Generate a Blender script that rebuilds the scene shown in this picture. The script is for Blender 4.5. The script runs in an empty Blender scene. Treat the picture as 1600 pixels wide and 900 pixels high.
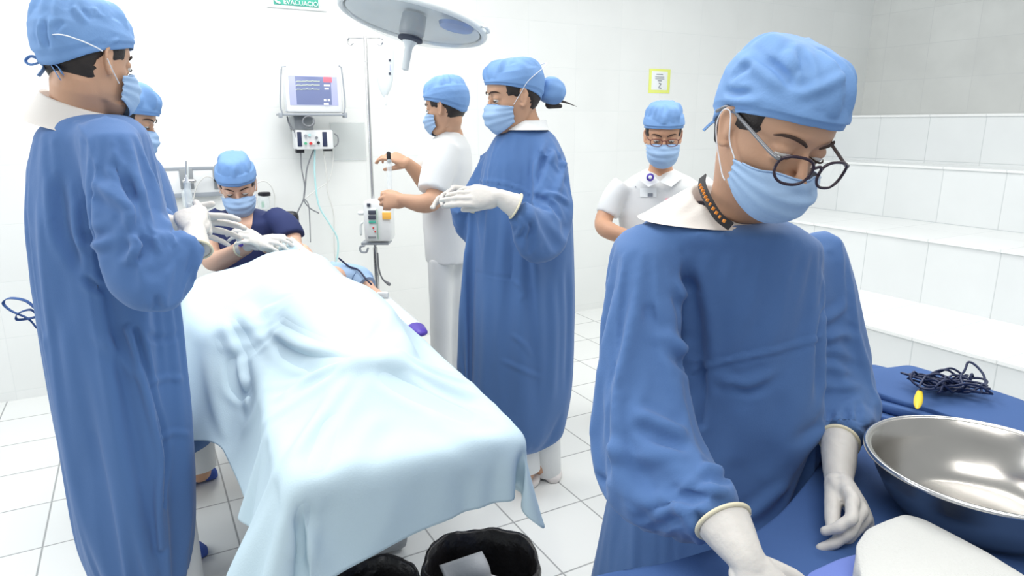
import bpy, bmesh, math, random
import numpy as np
from mathutils import Vector, Matrix
from mathutils.bvhtree import BVHTree

SC = bpy.context.scene
COL = SC.collection
PI = math.pi

# ------------------------------------------------------------------ camera, light, exposure
FPX = 1050.0                       # focal length for a 1600 px wide frame
PITCH = math.radians(13.65)
CAM = np.array([0.0, 0.0, 1.45])
cam_data = bpy.data.cameras.new('camera')
cam_data.sensor_width = 36.0
cam_data.lens = 36.0 * FPX / 1600.0
cam_data.clip_start = 0.05
cam_ob = bpy.data.objects.new('camera', cam_data)
COL.objects.link(cam_ob)
cam_ob.location = CAM
cam_ob.rotation_euler = (PI / 2 - PITCH, 0, 0)
SC.camera = cam_ob

SC.view_settings.view_transform = 'Standard'
SC.view_settings.look = 'None'
SC.view_settings.gamma = 1.0
SC.view_settings.use_curve_mapping = False
SC.view_settings.exposure = 0.35

world = bpy.data.worlds.new('white_room_daylight')
SC.world = world
world.use_nodes = True
wn = world.node_tree.nodes
wn['Background'].inputs[0].default_value = (0.92, 0.97, 1.0, 1)
wn['Background'].inputs[1].default_value = 0.48


def area_light(name, loc, target, sx, sy, power, color=(1, 1, 1)):
    d = bpy.data.lights.new(name, 'AREA')
    d.shape = 'RECTANGLE'; d.size = sx; d.size_y = sy; d.energy = power; d.color = color
    o = bpy.data.objects.new(name, d); COL.objects.link(o)
    o.location = loc
    o.rotation_euler = (Vector(target) - Vector(loc)).to_track_quat('-Z', 'Y').to_euler()
    return o


area_light('ceiling_panel_light', (-0.9, 2.6, 3.0), (-0.9, 2.6, 0), 1.3, 2.2, 48, (1.0, 0.99, 0.96))
area_light('ceiling_panel_light', (1.6, 3.0, 3.0), (1.6, 3.0, 0), 1.3, 2.2, 40, (1.0, 0.99, 0.96))
area_light('ceiling_panel_light', (0.3, 0.2, 3.0), (0.6, 1.2, 0.6), 1.6, 1.2, 22, (1.0, 0.99, 0.97))
area_light('window_daylight', (-3.0, 1.2, 2.1), (-0.4, 2.2, 0.9), 1.6, 1.5, 26, (0.93, 0.97, 1.0))

# ------------------------------------------------------------------ pixel <-> place
_F = np.array([0, math.cos(PITCH), -math.sin(PITCH)])
_U = np.array([0, math.sin(PITCH), math.cos(PITCH)])
_R = np.array([1.0, 0, 0])


def ray(x, y):
    return _F * FPX + _R * (x - 800) + _U * (450 - y)


def W(x, y, d):                    # the point seen at pixel x, y that lies d metres ahead
    r = ray(x, y)
    return CAM + r * (d / r[1])


def Wz(x, y, z):                   # the point seen at pixel x, y at height z
    r = ray(x, y)
    return CAM + r * ((z - CAM[2]) / r[2])


TH = math.radians(29)
DV = np.array([-math.sin(TH), math.cos(TH), 0])    # the room's depth direction
LV = np.array([math.cos(TH), math.sin(TH), 0])     # the room's sideways direction
WALLV = 4.27                                       # back wall plane


def RM(u, v, z):
    return LV * u + DV * v + np.array([0, 0, z])


def onwall(x, y, off=0.0):
    r = ray(x, y)
    return CAM + r * ((WALLV - off) / (r @ DV))


def nrm(v):
    v = np.asarray(v, float)
    return v / (np.linalg.norm(v) + 1e-12)


# ------------------------------------------------------------------ materials
def mat(name, color, rough=0.6, metal=0.0, noise=0.0, nscale=8.0, bump=0.0, bscale=60.0, weave=0.0,
        emit=None, estr=0.0, trans=0.0, ior=1.45, sheen=0.0, sss=0.0, alpha=1.0, spec=0.5, bdist=0.002):
    m = bpy.data.materials.new(name)
    m.use_nodes = True
    nt = m.node_tree; N = nt.nodes; L = nt.links
    b = N['Principled BSDF']
    col = (*color, 1)
    b.inputs['Base Color'].default_value = col
    b.inputs['Roughness'].default_value = rough
    b.inputs['Metallic'].default_value = metal
    b.inputs['IOR'].default_value = ior
    b.inputs['Specular IOR Level'].default_value = spec
    b.inputs['Transmission Weight'].default_value = trans
    b.inputs['Alpha'].default_value = alpha
    if sheen:
        b.inputs['Sheen Weight'].default_value = sheen
        b.inputs['Sheen Roughness'].default_value = 0.5
    if sss:
        b.inputs['Subsurface Weight'].default_value = sss
        b.inputs['Subsurface Radius'].default_value = (0.012, 0.005, 0.003)
        b.inputs['Subsurface Scale'].default_value = 1.0
    if emit:
        b.inputs['Emission Color'].default_value = (*emit, 1)
        b.inputs['Emission Strength'].default_value = estr
    tc = N.new('ShaderNodeTexCoord')
    if noise:
        t = N.new('ShaderNodeTexNoise'); t.inputs['Scale'].default_value = nscale
        t.inputs['Detail'].default_value = 5
        L.new(tc.outputs['Object'], t.inputs['Vector'])
        mx = N.new('ShaderNodeMix'); mx.data_type = 'RGBA'
        mx.inputs[6].default_value = tuple(max(0, c * (1 - noise)) for c in color) + (1,)
        mx.inputs[7].default_value = tuple(min(1, c * (1 + noise)) for c in color) + (1,)
        L.new(t.outputs['Fac'], mx.inputs[0]); L.new(mx.outputs[2], b.inputs['Base Color'])
    if bump or weave:
        bp = N.new('ShaderNodeBump'); bp.inputs['Distance'].default_value = bdist
        bp.inputs['Strength'].default_value = bump if bump else weave
        if bump:
            t2 = N.new('ShaderNodeTexNoise'); t2.inputs['Scale'].default_value = bscale
            t2.inputs['Detail'].default_value = 6
            L.new(tc.outputs['Object'], t2.inputs['Vector'])
            L.new(t2.outputs['Fac'], bp.inputs['Height'])
        else:
            t2 = N.new('ShaderNodeTexWave'); t2.inputs['Scale'].default_value = 900
            L.new(tc.outputs['Object'], t2.inputs['Vector'])
            L.new(t2.outputs['Fac'], bp.inputs['Height'])
        L.new(bp.outputs[0], b.inputs['Normal'])
    return m


def tile_mat(name, color, grout, su, sv, ou, ov, axis_u, axis_v, gw=0.004, var=0.05, rough=0.25, half=False, stain=0.0):
    """Rectangular tiles measured in metres along two world directions."""
    m = bpy.data.materials.new(name); m.use_nodes = True
    nt = m.node_tree; N = nt.nodes; L = nt.links
    b = N['Principled BSDF']; b.inputs['Roughness'].default_value = rough
    g = N.new('ShaderNodeNewGeometry')

    def coord(axis, off, size):
        d = N.new('ShaderNodeVectorMath'); d.operation = 'DOT_PRODUCT'
        d.inputs[1].default_value = tuple(axis)
        L.new(g.outputs['Position'], d.inputs[0])
        a = N.new('ShaderNodeMath'); a.operation = 'SUBTRACT'; a.inputs[1].default_value = off
        L.new(d.outputs['Value'], a.inputs[0])
        s = N.new('ShaderNodeMath'); s.operation = 'DIVIDE'; s.inputs[1].default_value = size
        L.new(a.outputs[0], s.inputs[0])
        f = N.new('ShaderNodeMath'); f.operation = 'FLOOR'; L.new(s.outputs[0], f.inputs[0])
        r = N.new('ShaderNodeMath'); r.operation = 'ROUND'; L.new(s.outputs[0], r.inputs[0])
        e = N.new('ShaderNodeMath'); e.operation = 'SUBTRACT'; L.new(s.outputs[0], e.inputs[0]); L.new(r.outputs[0], e.inputs[1])
        ab = N.new('ShaderNodeMath'); ab.operation = 'ABSOLUTE'; L.new(e.outputs[0], ab.inputs[0])
        m2 = N.new('ShaderNodeMath'); m2.operation = 'MULTIPLY'; m2.inputs[1].default_value = size
        L.new(ab.outputs[0], m2.inputs[0])
        return f.outputs[0], m2.outputs[0]

    fu, du = coord(axis_u, ou, su)
    fv, dv = coord(axis_v, ov, sv)
    mn = N.new('ShaderNodeMath'); mn.operation = 'MINIMUM'; L.new(du, mn.inputs[0]); L.new(dv, mn.inputs[1])
    mr = N.new('ShaderNodeMapRange'); mr.inputs[1].default_value = gw * 0.35; mr.inputs[2].default_value = gw
    L.new(mn.outputs[0], mr.inputs[0])
    cv = N.new('ShaderNodeCombineXYZ'); L.new(fu, cv.inputs[0]); L.new(fv, cv.inputs[1])
    wn_ = N.new('ShaderNodeTexWhiteNoise'); L.new(cv.outputs[0], wn_.inputs['Vector'])
    mx = N.new('ShaderNodeMix'); mx.data_type = 'RGBA'
    mx.inputs[6].default_value = tuple(c * (1 - var) for c in color) + (1,)
    mx.inputs[7].default_value = tuple(min(1, c * (1 + var)) for c in color) + (1,)
    L.new(wn_.outputs['Value'], mx.inputs[0])
    ns = N.new('ShaderNodeTexNoise'); ns.inputs['Scale'].default_value = 3.5; ns.inputs['Detail'].default_value = 6
    L.new(g.outputs['Position'], ns.inputs['Vector'])
    mx3 = N.new('ShaderNodeMix'); mx3.data_type = 'RGBA'; mx3.blend_type = 'MULTIPLY'; mx3.inputs[0].default_value = 1.0
    rr = N.new('ShaderNodeMapRange'); rr.inputs[1].default_value = 0.3; rr.inputs[2].default_value = 0.7
    rr.inputs[3].default_value = 1 - var - stain; rr.inputs[4].default_value = 1.0
    L.new(ns.outputs['Fac'], rr.inputs[0])
    L.new(mx.outputs[2], mx3.inputs[6]); L.new(rr.outputs[0], mx3.inputs[7])
    mx2 = N.new('ShaderNodeMix'); mx2.data_type = 'RGBA'; mx2.inputs[6].default_value = (*grout, 1)
    L.new(mr.outputs[0], mx2.inputs[0]); L.new(mx3.outputs[2], mx2.inputs[7])
    L.new(mx2.outputs[2], b.inputs['Base Color'])
    bp = N.new('ShaderNodeBump'); bp.inputs['Strength'].default_value = 0.25; bp.inputs['Distance'].default_value = 0.002
    L.new(mr.outputs[0], bp.inputs['Height']); L.new(bp.outputs[0], b.inputs['Normal'])
    return m


M = {}
M['gown'] = mat('blue_gown_cotton', (0.078, 0.170, 0.385), 0.85, noise=0.07, nscale=5, bump=0.22, bscale=420, sheen=0.15)
M['cap'] = mat('light_blue_nonwoven', (0.170, 0.320, 0.60), 0.72, noise=0.07, nscale=14, bump=0.25, bscale=260)
M['mask'] = mat('mask_nonwoven', (0.33, 0.48, 0.70), 0.8, noise=0.05, nscale=20, bump=0.25, bscale=420)
M['strap'] = mat('mask_elastic', (0.78, 0.80, 0.84), 0.7)
M['collar'] = mat('white_undershirt_cotton', (0.70, 0.665, 0.625), 0.85, noise=0.04, bump=0.25, bscale=300)
M['white_cloth'] = mat('white_uniform_cotton', (0.74, 0.755, 0.755), 0.8, noise=0.03, bump=0.2, bscale=250)
M['glove'] = mat('latex_glove', (0.64, 0.61, 0.57), 0.5, noise=0.05, nscale=30, bump=0.4, bscale=120, sss=0.05)
M['glove_rim'] = mat('latex_glove_rolled_rim', (0.72, 0.66, 0.48), 0.5)
M['glove_wrist'] = mat('stretched_latex_wrist', (0.56, 0.58, 0.60), 0.5, noise=0.05, nscale=20, bump=0.4, bscale=90)
M['skin'] = mat('skin', (0.60, 0.33, 0.205), 0.5, noise=0.08, nscale=18, bump=0.15, bscale=220, sss=0.08)
M['skin_tan'] = mat('skin_tan', (0.56, 0.325, 0.21), 0.5, noise=0.08, nscale=18, bump=0.15, bscale=220, sss=0.08)
M['skin_light'] = mat('skin_light', (0.68, 0.42, 0.30), 0.5, noise=0.06, nscale=18, bump=0.15, bscale=220, sss=0.08)
M['hair'] = mat('dark_hair', (0.022, 0.016, 0.014), 0.5, noise=0.3, nscale=80, bump=0.6, bscale=300)
M['lash'] = mat('lash_and_brow', (0.045, 0.025, 0.018), 0.8)
M['eye'] = mat('eye_white', (0.7, 0.66, 0.62), 0.25)
M['iris'] = mat('dark_iris', (0.02, 0.012, 0.01), 0.15)
M['drape'] = mat('pale_blue_drape_cotton', (0.545, 0.685, 0.757), 0.9, noise=0.03, nscale=4, bump=0.25, bscale=300)
M['navy'] = mat('navy_scrub_cotton', (0.020, 0.032, 0.115), 0.85, noise=0.1, bump=0.25, bscale=250)
M['tablecloth'] = mat('blue_table_cloth', (0.050, 0.115, 0.30), 0.85, noise=0.08, nscale=5, bump=0.25, bscale=350)
M['steel'] = mat('brushed_steel', (0.50, 0.48, 0.45), 0.24, 1.0, noise=0.14, nscale=9, bump=0.06, bscale=40)
M['chrome'] = mat('chrome', (0.62, 0.62, 0.62), 0.25, 1.0)
M['grey_metal'] = mat('grey_painted_metal', (0.32, 0.34, 0.36), 0.45, 0.3)
M['black'] = mat('black_plastic', (0.012, 0.013, 0.018), 0.4)
M['bag'] = mat('black_bin_liner', (0.016, 0.015, 0.016), 0.33, noise=0.3, nscale=20, bump=0.7, bscale=26, bdist=0.01)
M['plastic'] = mat('white_plastic', (0.80, 0.82, 0.83), 0.35)
M['plastic_grey'] = mat('grey_plastic', (0.33, 0.36, 0.40), 0.4)
M['shoe_cover'] = mat('blue_shoe_cover', (0.050, 0.105, 0.42), 0.8, noise=0.1, nscale=20, bump=0.6, bscale=40, bdist=0.004)
M['shoe'] = mat('white_shoe_leather', (0.72, 0.68, 0.66), 0.5)
M['gauze'] = mat('white_gauze_towel', (0.68, 0.68, 0.65), 0.95, noise=0.05, bump=0.7, bscale=350)
M['cord'] = mat('dark_blue_cord', (0.012, 0.022, 0.075), 0.4)
M['yellow'] = mat('yellow_plastic', (0.85, 0.62, 0.03), 0.4)
M['orange'] = mat('orange_plastic', (0.85, 0.30, 0.04), 0.5)
M['orange_label'] = mat('orange_label', (0.95, 0.52, 0.10), 0.6)
M['red'] = mat('red_plastic', (0.65, 0.03, 0.03), 0.4)
M['green'] = mat('green_plastic', (0.08, 0.42, 0.22), 0.4)
M['sign_green'] = mat('sign_green', (0.09, 0.46, 0.35), 0.4)
M['sign_white'] = mat('sign_white', (0.85, 0.88, 0.88), 0.4)
M['note_yellow'] = mat('yellow_paper', (0.80, 0.86, 0.22), 0.8)
M['ink'] = mat('dark_ink', (0.06, 0.07, 0.10), 0.7)
M['ink_grey'] = mat('grey_ink', (0.22, 0.24, 0.28), 0.7)
M['frame_glasses'] = mat('dark_glasses_acetate', (0.028, 0.015, 0.028), 0.25)
M['frame_brown'] = mat('brown_glasses_acetate', (0.15, 0.04, 0.03), 0.3)
M['temple_grey'] = mat('grey_glasses_temple', (0.20, 0.20, 0.21), 0.25, 0.5)
M['lens'] = mat('glasses_lens', (1, 1, 1), 0.02, trans=1.0, ior=1.05, alpha=0.25)
M['clear'] = mat('clear_plastic', (0.86, 0.92, 0.94), 0.12, alpha=0.38)
M['bag_clear'] = mat('drip_bag_film', (0.80, 0.86, 0.88), 0.2, alpha=0.8)
M['clear2'] = mat('clear_wall_pocket', (0.78, 0.82, 0.82), 0.3, alpha=0.35)
M['tube_teal'] = mat('pale_teal_tubing', (0.48, 0.76, 0.78), 0.4)
M['tube_white'] = mat('white_cable', (0.68, 0.68, 0.66), 0.5)
M['tube_grey'] = mat('grey_cable', (0.22, 0.23, 0.25), 0.5)
M['purple'] = mat('purple_cap', (0.09, 0.05, 0.40), 0.4)
M['lanyard'] = mat('black_lanyard', (0.010, 0.009, 0.012), 0.7)
M['lamp_shell'] = mat('pale_grey_lamp_shell', (0.76, 0.80, 0.80), 0.35)
M['lamp_blue'] = mat('blue_lamp_reflector', (0.14, 0.24, 0.55), 0.25, 0.4)
M['lamp_glass'] = mat('lamp_cover_glass', (0.72, 0.78, 0.80), 0.15, alpha=0.3)
M['pad'] = mat('dark_mattress_vinyl', (0.03, 0.04, 0.09), 0.4)
M['periwinkle'] = mat('periwinkle_cloth', (0.17, 0.24, 0.62), 0.85, bump=0.3, bscale=300)
M['screen'] = mat('monitor_screen', (0.10, 0.12, 0.22), 0.25, emit=(0.19, 0.23, 0.40), estr=0.55)
M['screen_side'] = mat('screen_side_strip', (0.2, 0.2, 0.3), 0.3, emit=(0.42, 0.47, 0.72), estr=0.7)
M['screen_red'] = mat('screen_red_field', (0.3, 0.05, 0.08), 0.3, emit=(0.80, 0.25, 0.32), estr=0.7)
M['screen_white'] = mat('screen_white_digits', (0.3, 0.3, 0.3), 0.3, emit=(0.8, 0.85, 0.95), estr=0.7)
M['screen_trace'] = mat('screen_trace', (0.3, 0.3, 0.2), 0.3, emit=(0.5, 0.62, 0.55), estr=0.7)


# ------------------------------------------------------------------ mesh helpers
class G:
    """Collects vertices and faces of one mesh."""
    def __init__(s):
        s.v = []; s.f = []; s.n = 0

    def add(s, v, f):
        v = np.asarray(v, float).reshape(-1, 3)
        s.f += [tuple(int(i) + s.n for i in q) for q in f]
        s.v.append(v); s.n += len(v)
        return s

    def verts(s):
        return np.concatenate(s.v) if s.v else np.zeros((0, 3))

    def mesh(s, name='m'):
        me = bpy.data.meshes.new(name)
        me.from_pydata(s.verts().tolist(), [], s.f)
        me.validate(); me.update()
        return me


def loft(rings, close=True, cap=True):
    R_ = np.asarray(rings, float); k, n, _ = R_.shape
    v = R_.reshape(-1, 3); f = []
    m = n if close else n - 1
    for i in range(k - 1):
        for j in range(m):
            a = i * n + j; b = i * n + (j + 1) % n
            f.append((a, b, b + n, a + n))
    v = list(v)
    if cap:
        c0 = R_[0].mean(0); c1 = R_[-1].mean(0)
        i0 = len(v); v.append(c0); v.append(c1)
        for j in range(m):
            f.append((i0, (j + 1) % n, j))
            f.append((i0 + 1, (k - 1) * n + j, (k - 1) * n + (j + 1) % n))
    return np.array(v), f


def crom(P, n, vals=None):
    """Catmull-Rom resample of a polyline (and of values along it)."""
    P = np.asarray(P, float)
    k = len(P)
    if k == 2:
        t = np.linspace(0, 1, n)[:, None]
        out = P[0] * (1 - t) + P[1] * t
        if vals is None: return out
        V = np.asarray(vals, float); t1 = t if V.ndim > 1 else t[:, 0]
        return out, V[0] * (1 - t1) + V[1] * t1
    X = P if vals is None else np.c_[P, np.asarray(vals, float).reshape(k, -1)]
    E_ = np.vstack([2 * X[0] - X[1], X, 2 * X[-1] - X[-2]])
    s = np.r_[0, np.cumsum(np.linalg.norm(np.diff(P, axis=0), axis=1))]
    s /= s[-1]
    out = []
    for u in np.linspace(0, 1, n):
        i = min(max(int(np.searchsorted(s, u, side='right')) - 1, 0), k - 2)
        t = (u - s[i]) / max(s[i + 1] - s[i], 1e-9)
        p0, p1, p2, p3 = E_[i], E_[i + 1], E_[i + 2], E_[i + 3]
        out.append(0.5 * (2 * p1 + (p2 - p0) * t + (2 * p0 - 5 * p1 + 4 * p2 - p3) * t * t + (3 * p1 - p0 - 3 * p2 + p3) * t ** 3))
    out = np.array(out)
    if vals is None: return out
    v = out[:, 3:]
    if np.asarray(vals).ndim == 1: v = v[:, 0]
    return out[:, :3], v


def frames(P, up=(0, 0, 1)):
    P = np.asarray(P, float)
    T = np.gradient(P, axis=0)
    T /= np.linalg.norm(T, axis=1)[:, None] + 1e-12
    u = np.array(up, float)
    if abs(T[0] @ u) > 0.95 * np.linalg.norm(u):
        u = np.array([1.0, 0, 0]) if abs(T[0][0]) < 0.8 else np.array([0, 1.0, 0])
    B = []; prev = None
    for t in T:
        a = u if prev is None else prev
        b = a - t * (a @ t); b = nrm(b); B.append(b); prev = b
    B = np.array(B); A = np.cross(T, B)
    return T, A, B


def tube(P, r, n=12, res=None, up=(0, 0, 1), flat=1.0, round_ends=True, wob=None):
    """A tapering tube along P; r is one radius or a list; flat squeezes along the up direction."""
    P = np.asarray(P, float)
    rr = np.full(len(P), float(r)) if np.isscalar(r) else np.asarray(r, float)
    if res: P, rr = crom(P, res, rr)
    rr = np.maximum(rr, 1e-4)
    if round_ends:
        a0 = nrm(P[0] - P[1]); a1 = nrm(P[-1] - P[-2])
        e0 = [(P[0] + a0 * rr[0] * math.sin(q), rr[0] * math.cos(q)) for q in (1.35, 0.95, 0.5)]
        e1 = [(P[-1] + a1 * rr[-1] * math.sin(q), rr[-1] * math.cos(q)) for q in (0.5, 0.95, 1.35)]
        P = np.vstack([[x for x, _ in e0], P, [x for x, _ in e1]])
        rr = np.r_[[y for _, y in e0], rr, [y for _, y in e1]]
    T, A, B = frames(P, up)
    a = np.linspace(0, 2 * PI, n, endpoint=False)
    rings = []
    for i in range(len(P)):
        w = 1.0 if wob is None else wob(i / (len(P) - 1), a)
        rings.append(P[i] + (np.cos(a) * rr[i] * w)[:, None] * A[i] + (np.sin(a) * rr[i] * flat * w)[:, None] * B[i])
    return loft(rings)


def box(c, s, R_=None, bev=0.0, seg=2):
    """A box with centre c, size s, axes in the rows of R_, softly bevelled edges."""
    bm = bmesh.new()
    bmesh.ops.create_cube(bm, size=1.0)
    for v in bm.verts:
        v.co = Vector((v.co.x * s[0], v.co.y * s[1], v.co.z * s[2]))
    if bev:
        bmesh.ops.bevel(bm, geom=bm.edges[:], offset=min(bev, min(s) * 0.45), segments=seg, affect='EDGES', profile=0.5)
    v = np.array([x.co[:] for x in bm.verts]); bm.verts.index_update()
    f = [tuple(q.index for q in fc.verts) for fc in bm.faces]
    bm.free()
    if R_ is not None: v = v @ np.asarray(R_)
    return v + np.asarray(c, float), f


def lathe(prof, c, n=32, R_=None, cap=True):
    """prof: (radius, height) pairs around local z; axes in the rows of R_."""
    a = np.linspace(0, 2 * PI, n, endpoint=False)
    rings = [np.c_[r * np.cos(a), r * np.sin(a), np.full(n, z)] for r, z in prof]
    v, f = loft(rings, cap=cap)
    if R_ is not None: v = v @ np.asarray(R_)
    return v + np.asarray(c, float), f


def ell(c, r, R_=None, nu=20, nv=14):
    th = np.linspace(0.06, PI - 0.06, nv); a = np.linspace(0, 2 * PI, nu, endpoint=False)
    rings = [np.c_[np.sin(t) * np.cos(a) * r[0], np.sin(t) * np.sin(a) * r[1], np.full(nu, -math.cos(t) * r[2])] for t in th]
    v, f = loft(rings)
    if R_ is not None: v = v @ np.asarray(R_)
    return v + np.asarray(c, float), f


def prism(poly, z0, z1):
    n = len(poly)
    v = [(x, y, z0) for x, y in poly] + [(x, y, z1) for x, y in poly]
    f = [tuple(range(n))[::-1], tuple(range(n, 2 * n))] + [(i, (i + 1) % n, n + (i + 1) % n, n + i) for i in range(n)]
    return np.array(v, float), f


def quad(a, b, c, d):
    return np.array([a, b, c, d], float), [(0, 1, 2, 3)]


def thing(name, label, cat, loc, group=None):
    o = bpy.data.objects.new(name, None); COL.objects.link(o)
    o.location = tuple(float(q) for q in loc); o.empty_display_size = 0.1
    o['label'] = label; o['category'] = cat
    if group: o['group'] = group
    return o


def rootloc(o):
    L_ = np.zeros(3)
    while o is not None:
        L_ = L_ + np.array(o.location[:]); o = o.parent
    return L_


def link(name, me, m, parent=None, label=None, cat=None, group=None, kind=None, smooth=True, origin=None):
    me.name = name
    o = bpy.data.objects.new(name, me)
    COL.objects.link(o)
    if m is not None:
        me.materials.clear(); me.materials.append(m)
    if smooth:
        me.polygons.foreach_set('use_smooth', [True] * len(me.polygons))
    if parent is not None:
        o.parent = parent
        o.location = tuple(-rootloc(parent))
    elif origin is not None:
        me.transform(Matrix.Translation(-Vector([float(q) for q in origin])))
        o.location = tuple(float(q) for q in origin)
    if label: o['label'] = label
    if cat: o['category'] = cat
    if group: o['group'] = group
    if kind: o['kind'] = kind
    return o


def autosmooth(o, ang=40):
    me = o.data
    bm = bmesh.new(); bm.from_mesh(me)
    for e in bm.edges:
        e.smooth = not (len(e.link_faces) == 2 and e.calc_face_angle(0) > math.radians(ang))
    bm.to_mesh(me); bm.free()
    return o


def part(name, g, m, parent=None, flat=False, sharp=40, **kw):
    if isinstance(g, tuple):
        g = G().add(*g)
    o = link(name, g.mesh(name), m, parent, smooth=not flat, **kw)
    if not flat and sharp: autosmooth(o, sharp)
    return o


def adj(me):
    e = np.empty(len(me.edges) * 2, int); me.edges.foreach_get('vertices', e)
    return e.reshape(-1, 2)


def getv(me):
    a = np.empty(len(me.vertices) * 3); me.vertices.foreach_get('co', a)
    return a.reshape(-1, 3)


def setv(me, v):
    me.vertices.foreach_set('co', v.ravel()); me.update()


def getn(me):
    me.update()
    a = np.empty(len(me.vertices) * 3); me.vertices.foreach_get('normal', a)
    return a.reshape(-1, 3)


def relax(me, it=3, lam=0.5):
    v = getv(me); e = adj(me); n = len(v)
    deg = np.bincount(e.ravel(), minlength=n).astype(float); deg[deg == 0] = 1
    for _ in range(it):
        s = np.zeros_like(v)
        for k in range(3):
            s[:, k] = np.bincount(e[:, 0], weights=v[e[:, 1], k], minlength=n) + np.bincount(e[:, 1], weights=v[e[:, 0], k], minlength=n)
        v = v + lam * (s / deg[:, None] - v)
    setv(me, v)
    return me


def fuse(g, voxel, smooth=3):
    """Merge overlapping closed shapes into one continuous skin."""
    me = g.mesh('raw')
    o = bpy.data.objects.new('raw', me); COL.objects.link(o)
    md = o.modifiers.new('r', 'REMESH'); md.mode = 'VOXEL'; md.voxel_size = voxel; md.adaptivity = 0
    dg = bpy.context.evaluated_depsgraph_get(); dg.update()
    out = bpy.data.meshes.new_from_object(o.evaluated_get(dg))
    bpy.data.objects.remove(o); bpy.data.meshes.remove(me)
    if smooth: relax(out, smooth)
    return out


def segdist(V, P):
    """Distance of every vertex to polyline P and the position along it (0..1)."""
    best = np.full(len(V), 1e9); tt = np.zeros(len(V))
    L_ = np.linalg.norm(np.diff(P, axis=0), axis=1); S = np.r_[0, np.cumsum(L_)]; tot = S[-1] + 1e-9
    for i in range(len(P) - 1):
        a, b = P[i], P[i + 1]; ab = b - a
        t = np.clip(((V - a) @ ab) / (ab @ ab + 1e-12), 0, 1)
        d = np.linalg.norm(V - (a + t[:, None] * ab), axis=1)
        k = d < best
        best[k] = d[k]; tt[k] = (S[i] + t[k] * L_[i]) / tot
    return best, tt


def sculpt(me, strokes):
    """Press folds into a cloth mesh. A stroke is (points seen in the photograph, width m, height m[, taper])."""
    for st in strokes:
        pts, w, h = st[:3]
        taper = st[3] if len(st) > 3 else 'both'
        bv = BVHTree.FromPolygons(getv(me).tolist(), [tuple(p.vertices) for p in me.polygons])
        P2 = crom(np.array([(x, y, 0) for x, y in pts], float), max(4, len(pts) * 4)) if len(pts) > 2 else \
            np.array([(*(np.array(pts[0]) * (1 - t) + np.array(pts[1]) * t), 0) for t in np.linspace(0, 1, 6)])
        P = []
        for x, y, _ in P2:
            d = nrm(ray(x, y))
            hit = bv.ray_cast(Vector(CAM), Vector(d))
            if hit[0] is not None: P.append(np.array(hit[0][:]))
        if len(P) < 2: continue
        # drop jumps to another layer
        Q = [P[0]]
        for p in P[1:]:
            if np.linalg.norm(p - Q[-1]) < 0.15: Q.append(p)
        if len(Q) < 2: continue
        P = np.array(Q)
        V = getv(me); N_ = getn(me)
        lo = P.min(0) - 4 * w; hi = P.max(0) + 4 * w
        idx = np.where(((V > lo) & (V < hi)).all(1))[0]
        if not len(idx): continue
        d, t = segdist(V[idx], P)
        fall = np.exp(-(d / w) ** 2) - 0.35 * np.exp(-((d - 2.0 * w) / (0.9 * w)) ** 2)
        if taper == 'both': e = np.clip(np.minimum(t, 1 - t) * 4, 0, 1)
        elif taper == 'end': e = np.clip((1 - t) * 2.0, 0, 1)
        elif taper == 'start': e = np.clip(t * 2.0, 0, 1)
        else: e = 1.0
        e = e * e * (3 - 2 * e) if taper != 'none' else 1.0
        # only the side the camera sees
        tocam = CAM - V[idx]; tocam /= np.linalg.norm(tocam, axis=1)[:, None]
        face = np.clip((N_[idx] * tocam).sum(1) * 3 + 0.6, 0, 1)
        V[idx] += N_[idx] * (h * fall * e * face)[:, None]
        setv(me, V)
    return me


def ripple(me, amp, scale, seed=0, stretch=(1, 1, 1), mask=None):
    """Soft irregular undulation of cloth."""
    rng = np.random.RandomState(seed)
    V = getv(me); N_ = getn(me)
    X = V / (scale * np.array(stretch))
    s = np.zeros(len(V))
    for k in range(9):
        w = rng.normal(size=3) * (0.7 + 0.35 * k); ph = rng.rand() * 6.28
        s += np.sin(X @ w + ph + 0.8 * np.sin(X @ rng.normal(size=3) + ph)) / (1 + 0.5 * k)
    s *= amp / 2.2
    if mask is not None: s = s * mask(V)
    setv(me, V + N_ * s[:, None])
    return me


def sring(c, hx, hy, n=56, ex=2.4, yaw=0.0, mod=None):
    """A superellipse ring in the horizontal plane."""
    a = np.linspace(0, 2 * PI, n, endpoint=False)
    x = np.sign(np.cos(a)) * np.abs(np.cos(a)) ** (2 / ex) * hx
    y = np.sign(np.sin(a)) * np.abs(np.sin(a)) ** (2 / ex) * hy
    if mod is not None: x = x * mod(a); y = y * mod(a)
    cx = x * math.cos(yaw) - y * math.sin(yaw); cy = x * math.sin(yaw) + y * math.cos(yaw)
    return np.c_[cx, cy, np.zeros(n)] + np.asarray(c, float)


def pxrings(rows, d, ratio, depth=None, fold=0.0, nf=7, ph=0.0, z_fold=(1.1, 0.3), ex=2.3, tilt=None, n=72):
    """Rings of a hanging garment from its left and right outline in the photograph.
    rows: (y, x_left, x_right); d: distance of its axis; ratio: depth over width."""
    rings = []
    for k, row in enumerate(rows):
        y, xl, xr = row[:3]
        dd = d if np.isscalar(d) else d[k]
        a = W(xl, y, dd); b = W(xr, y, dd); c = (a + b) / 2
        hx = (b[0] - a[0]) / 2
        hy = hx * (ratio if np.isscalar(ratio) else ratio[k])
        if len(row) > 3: hy = row[3]
        z = c[2]
        f = fold * np.clip((z_fold[0] - z) / (z_fold[0] - z_fold[1]), 0, 1.2)
        mod = (lambda a_, f=f: 1 + f * (np.sin(nf * a_ + ph) + 0.6 * np.sin((nf * 2 - 3) * a_ + 1.7 + ph)))
        yaw = -math.atan2(c[0], c[1])
        rings.append(sring(c, hx * math.cos(yaw) * 0.98, hy, n, ex, yaw, mod if f > 0 else None))
    return rings


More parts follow.
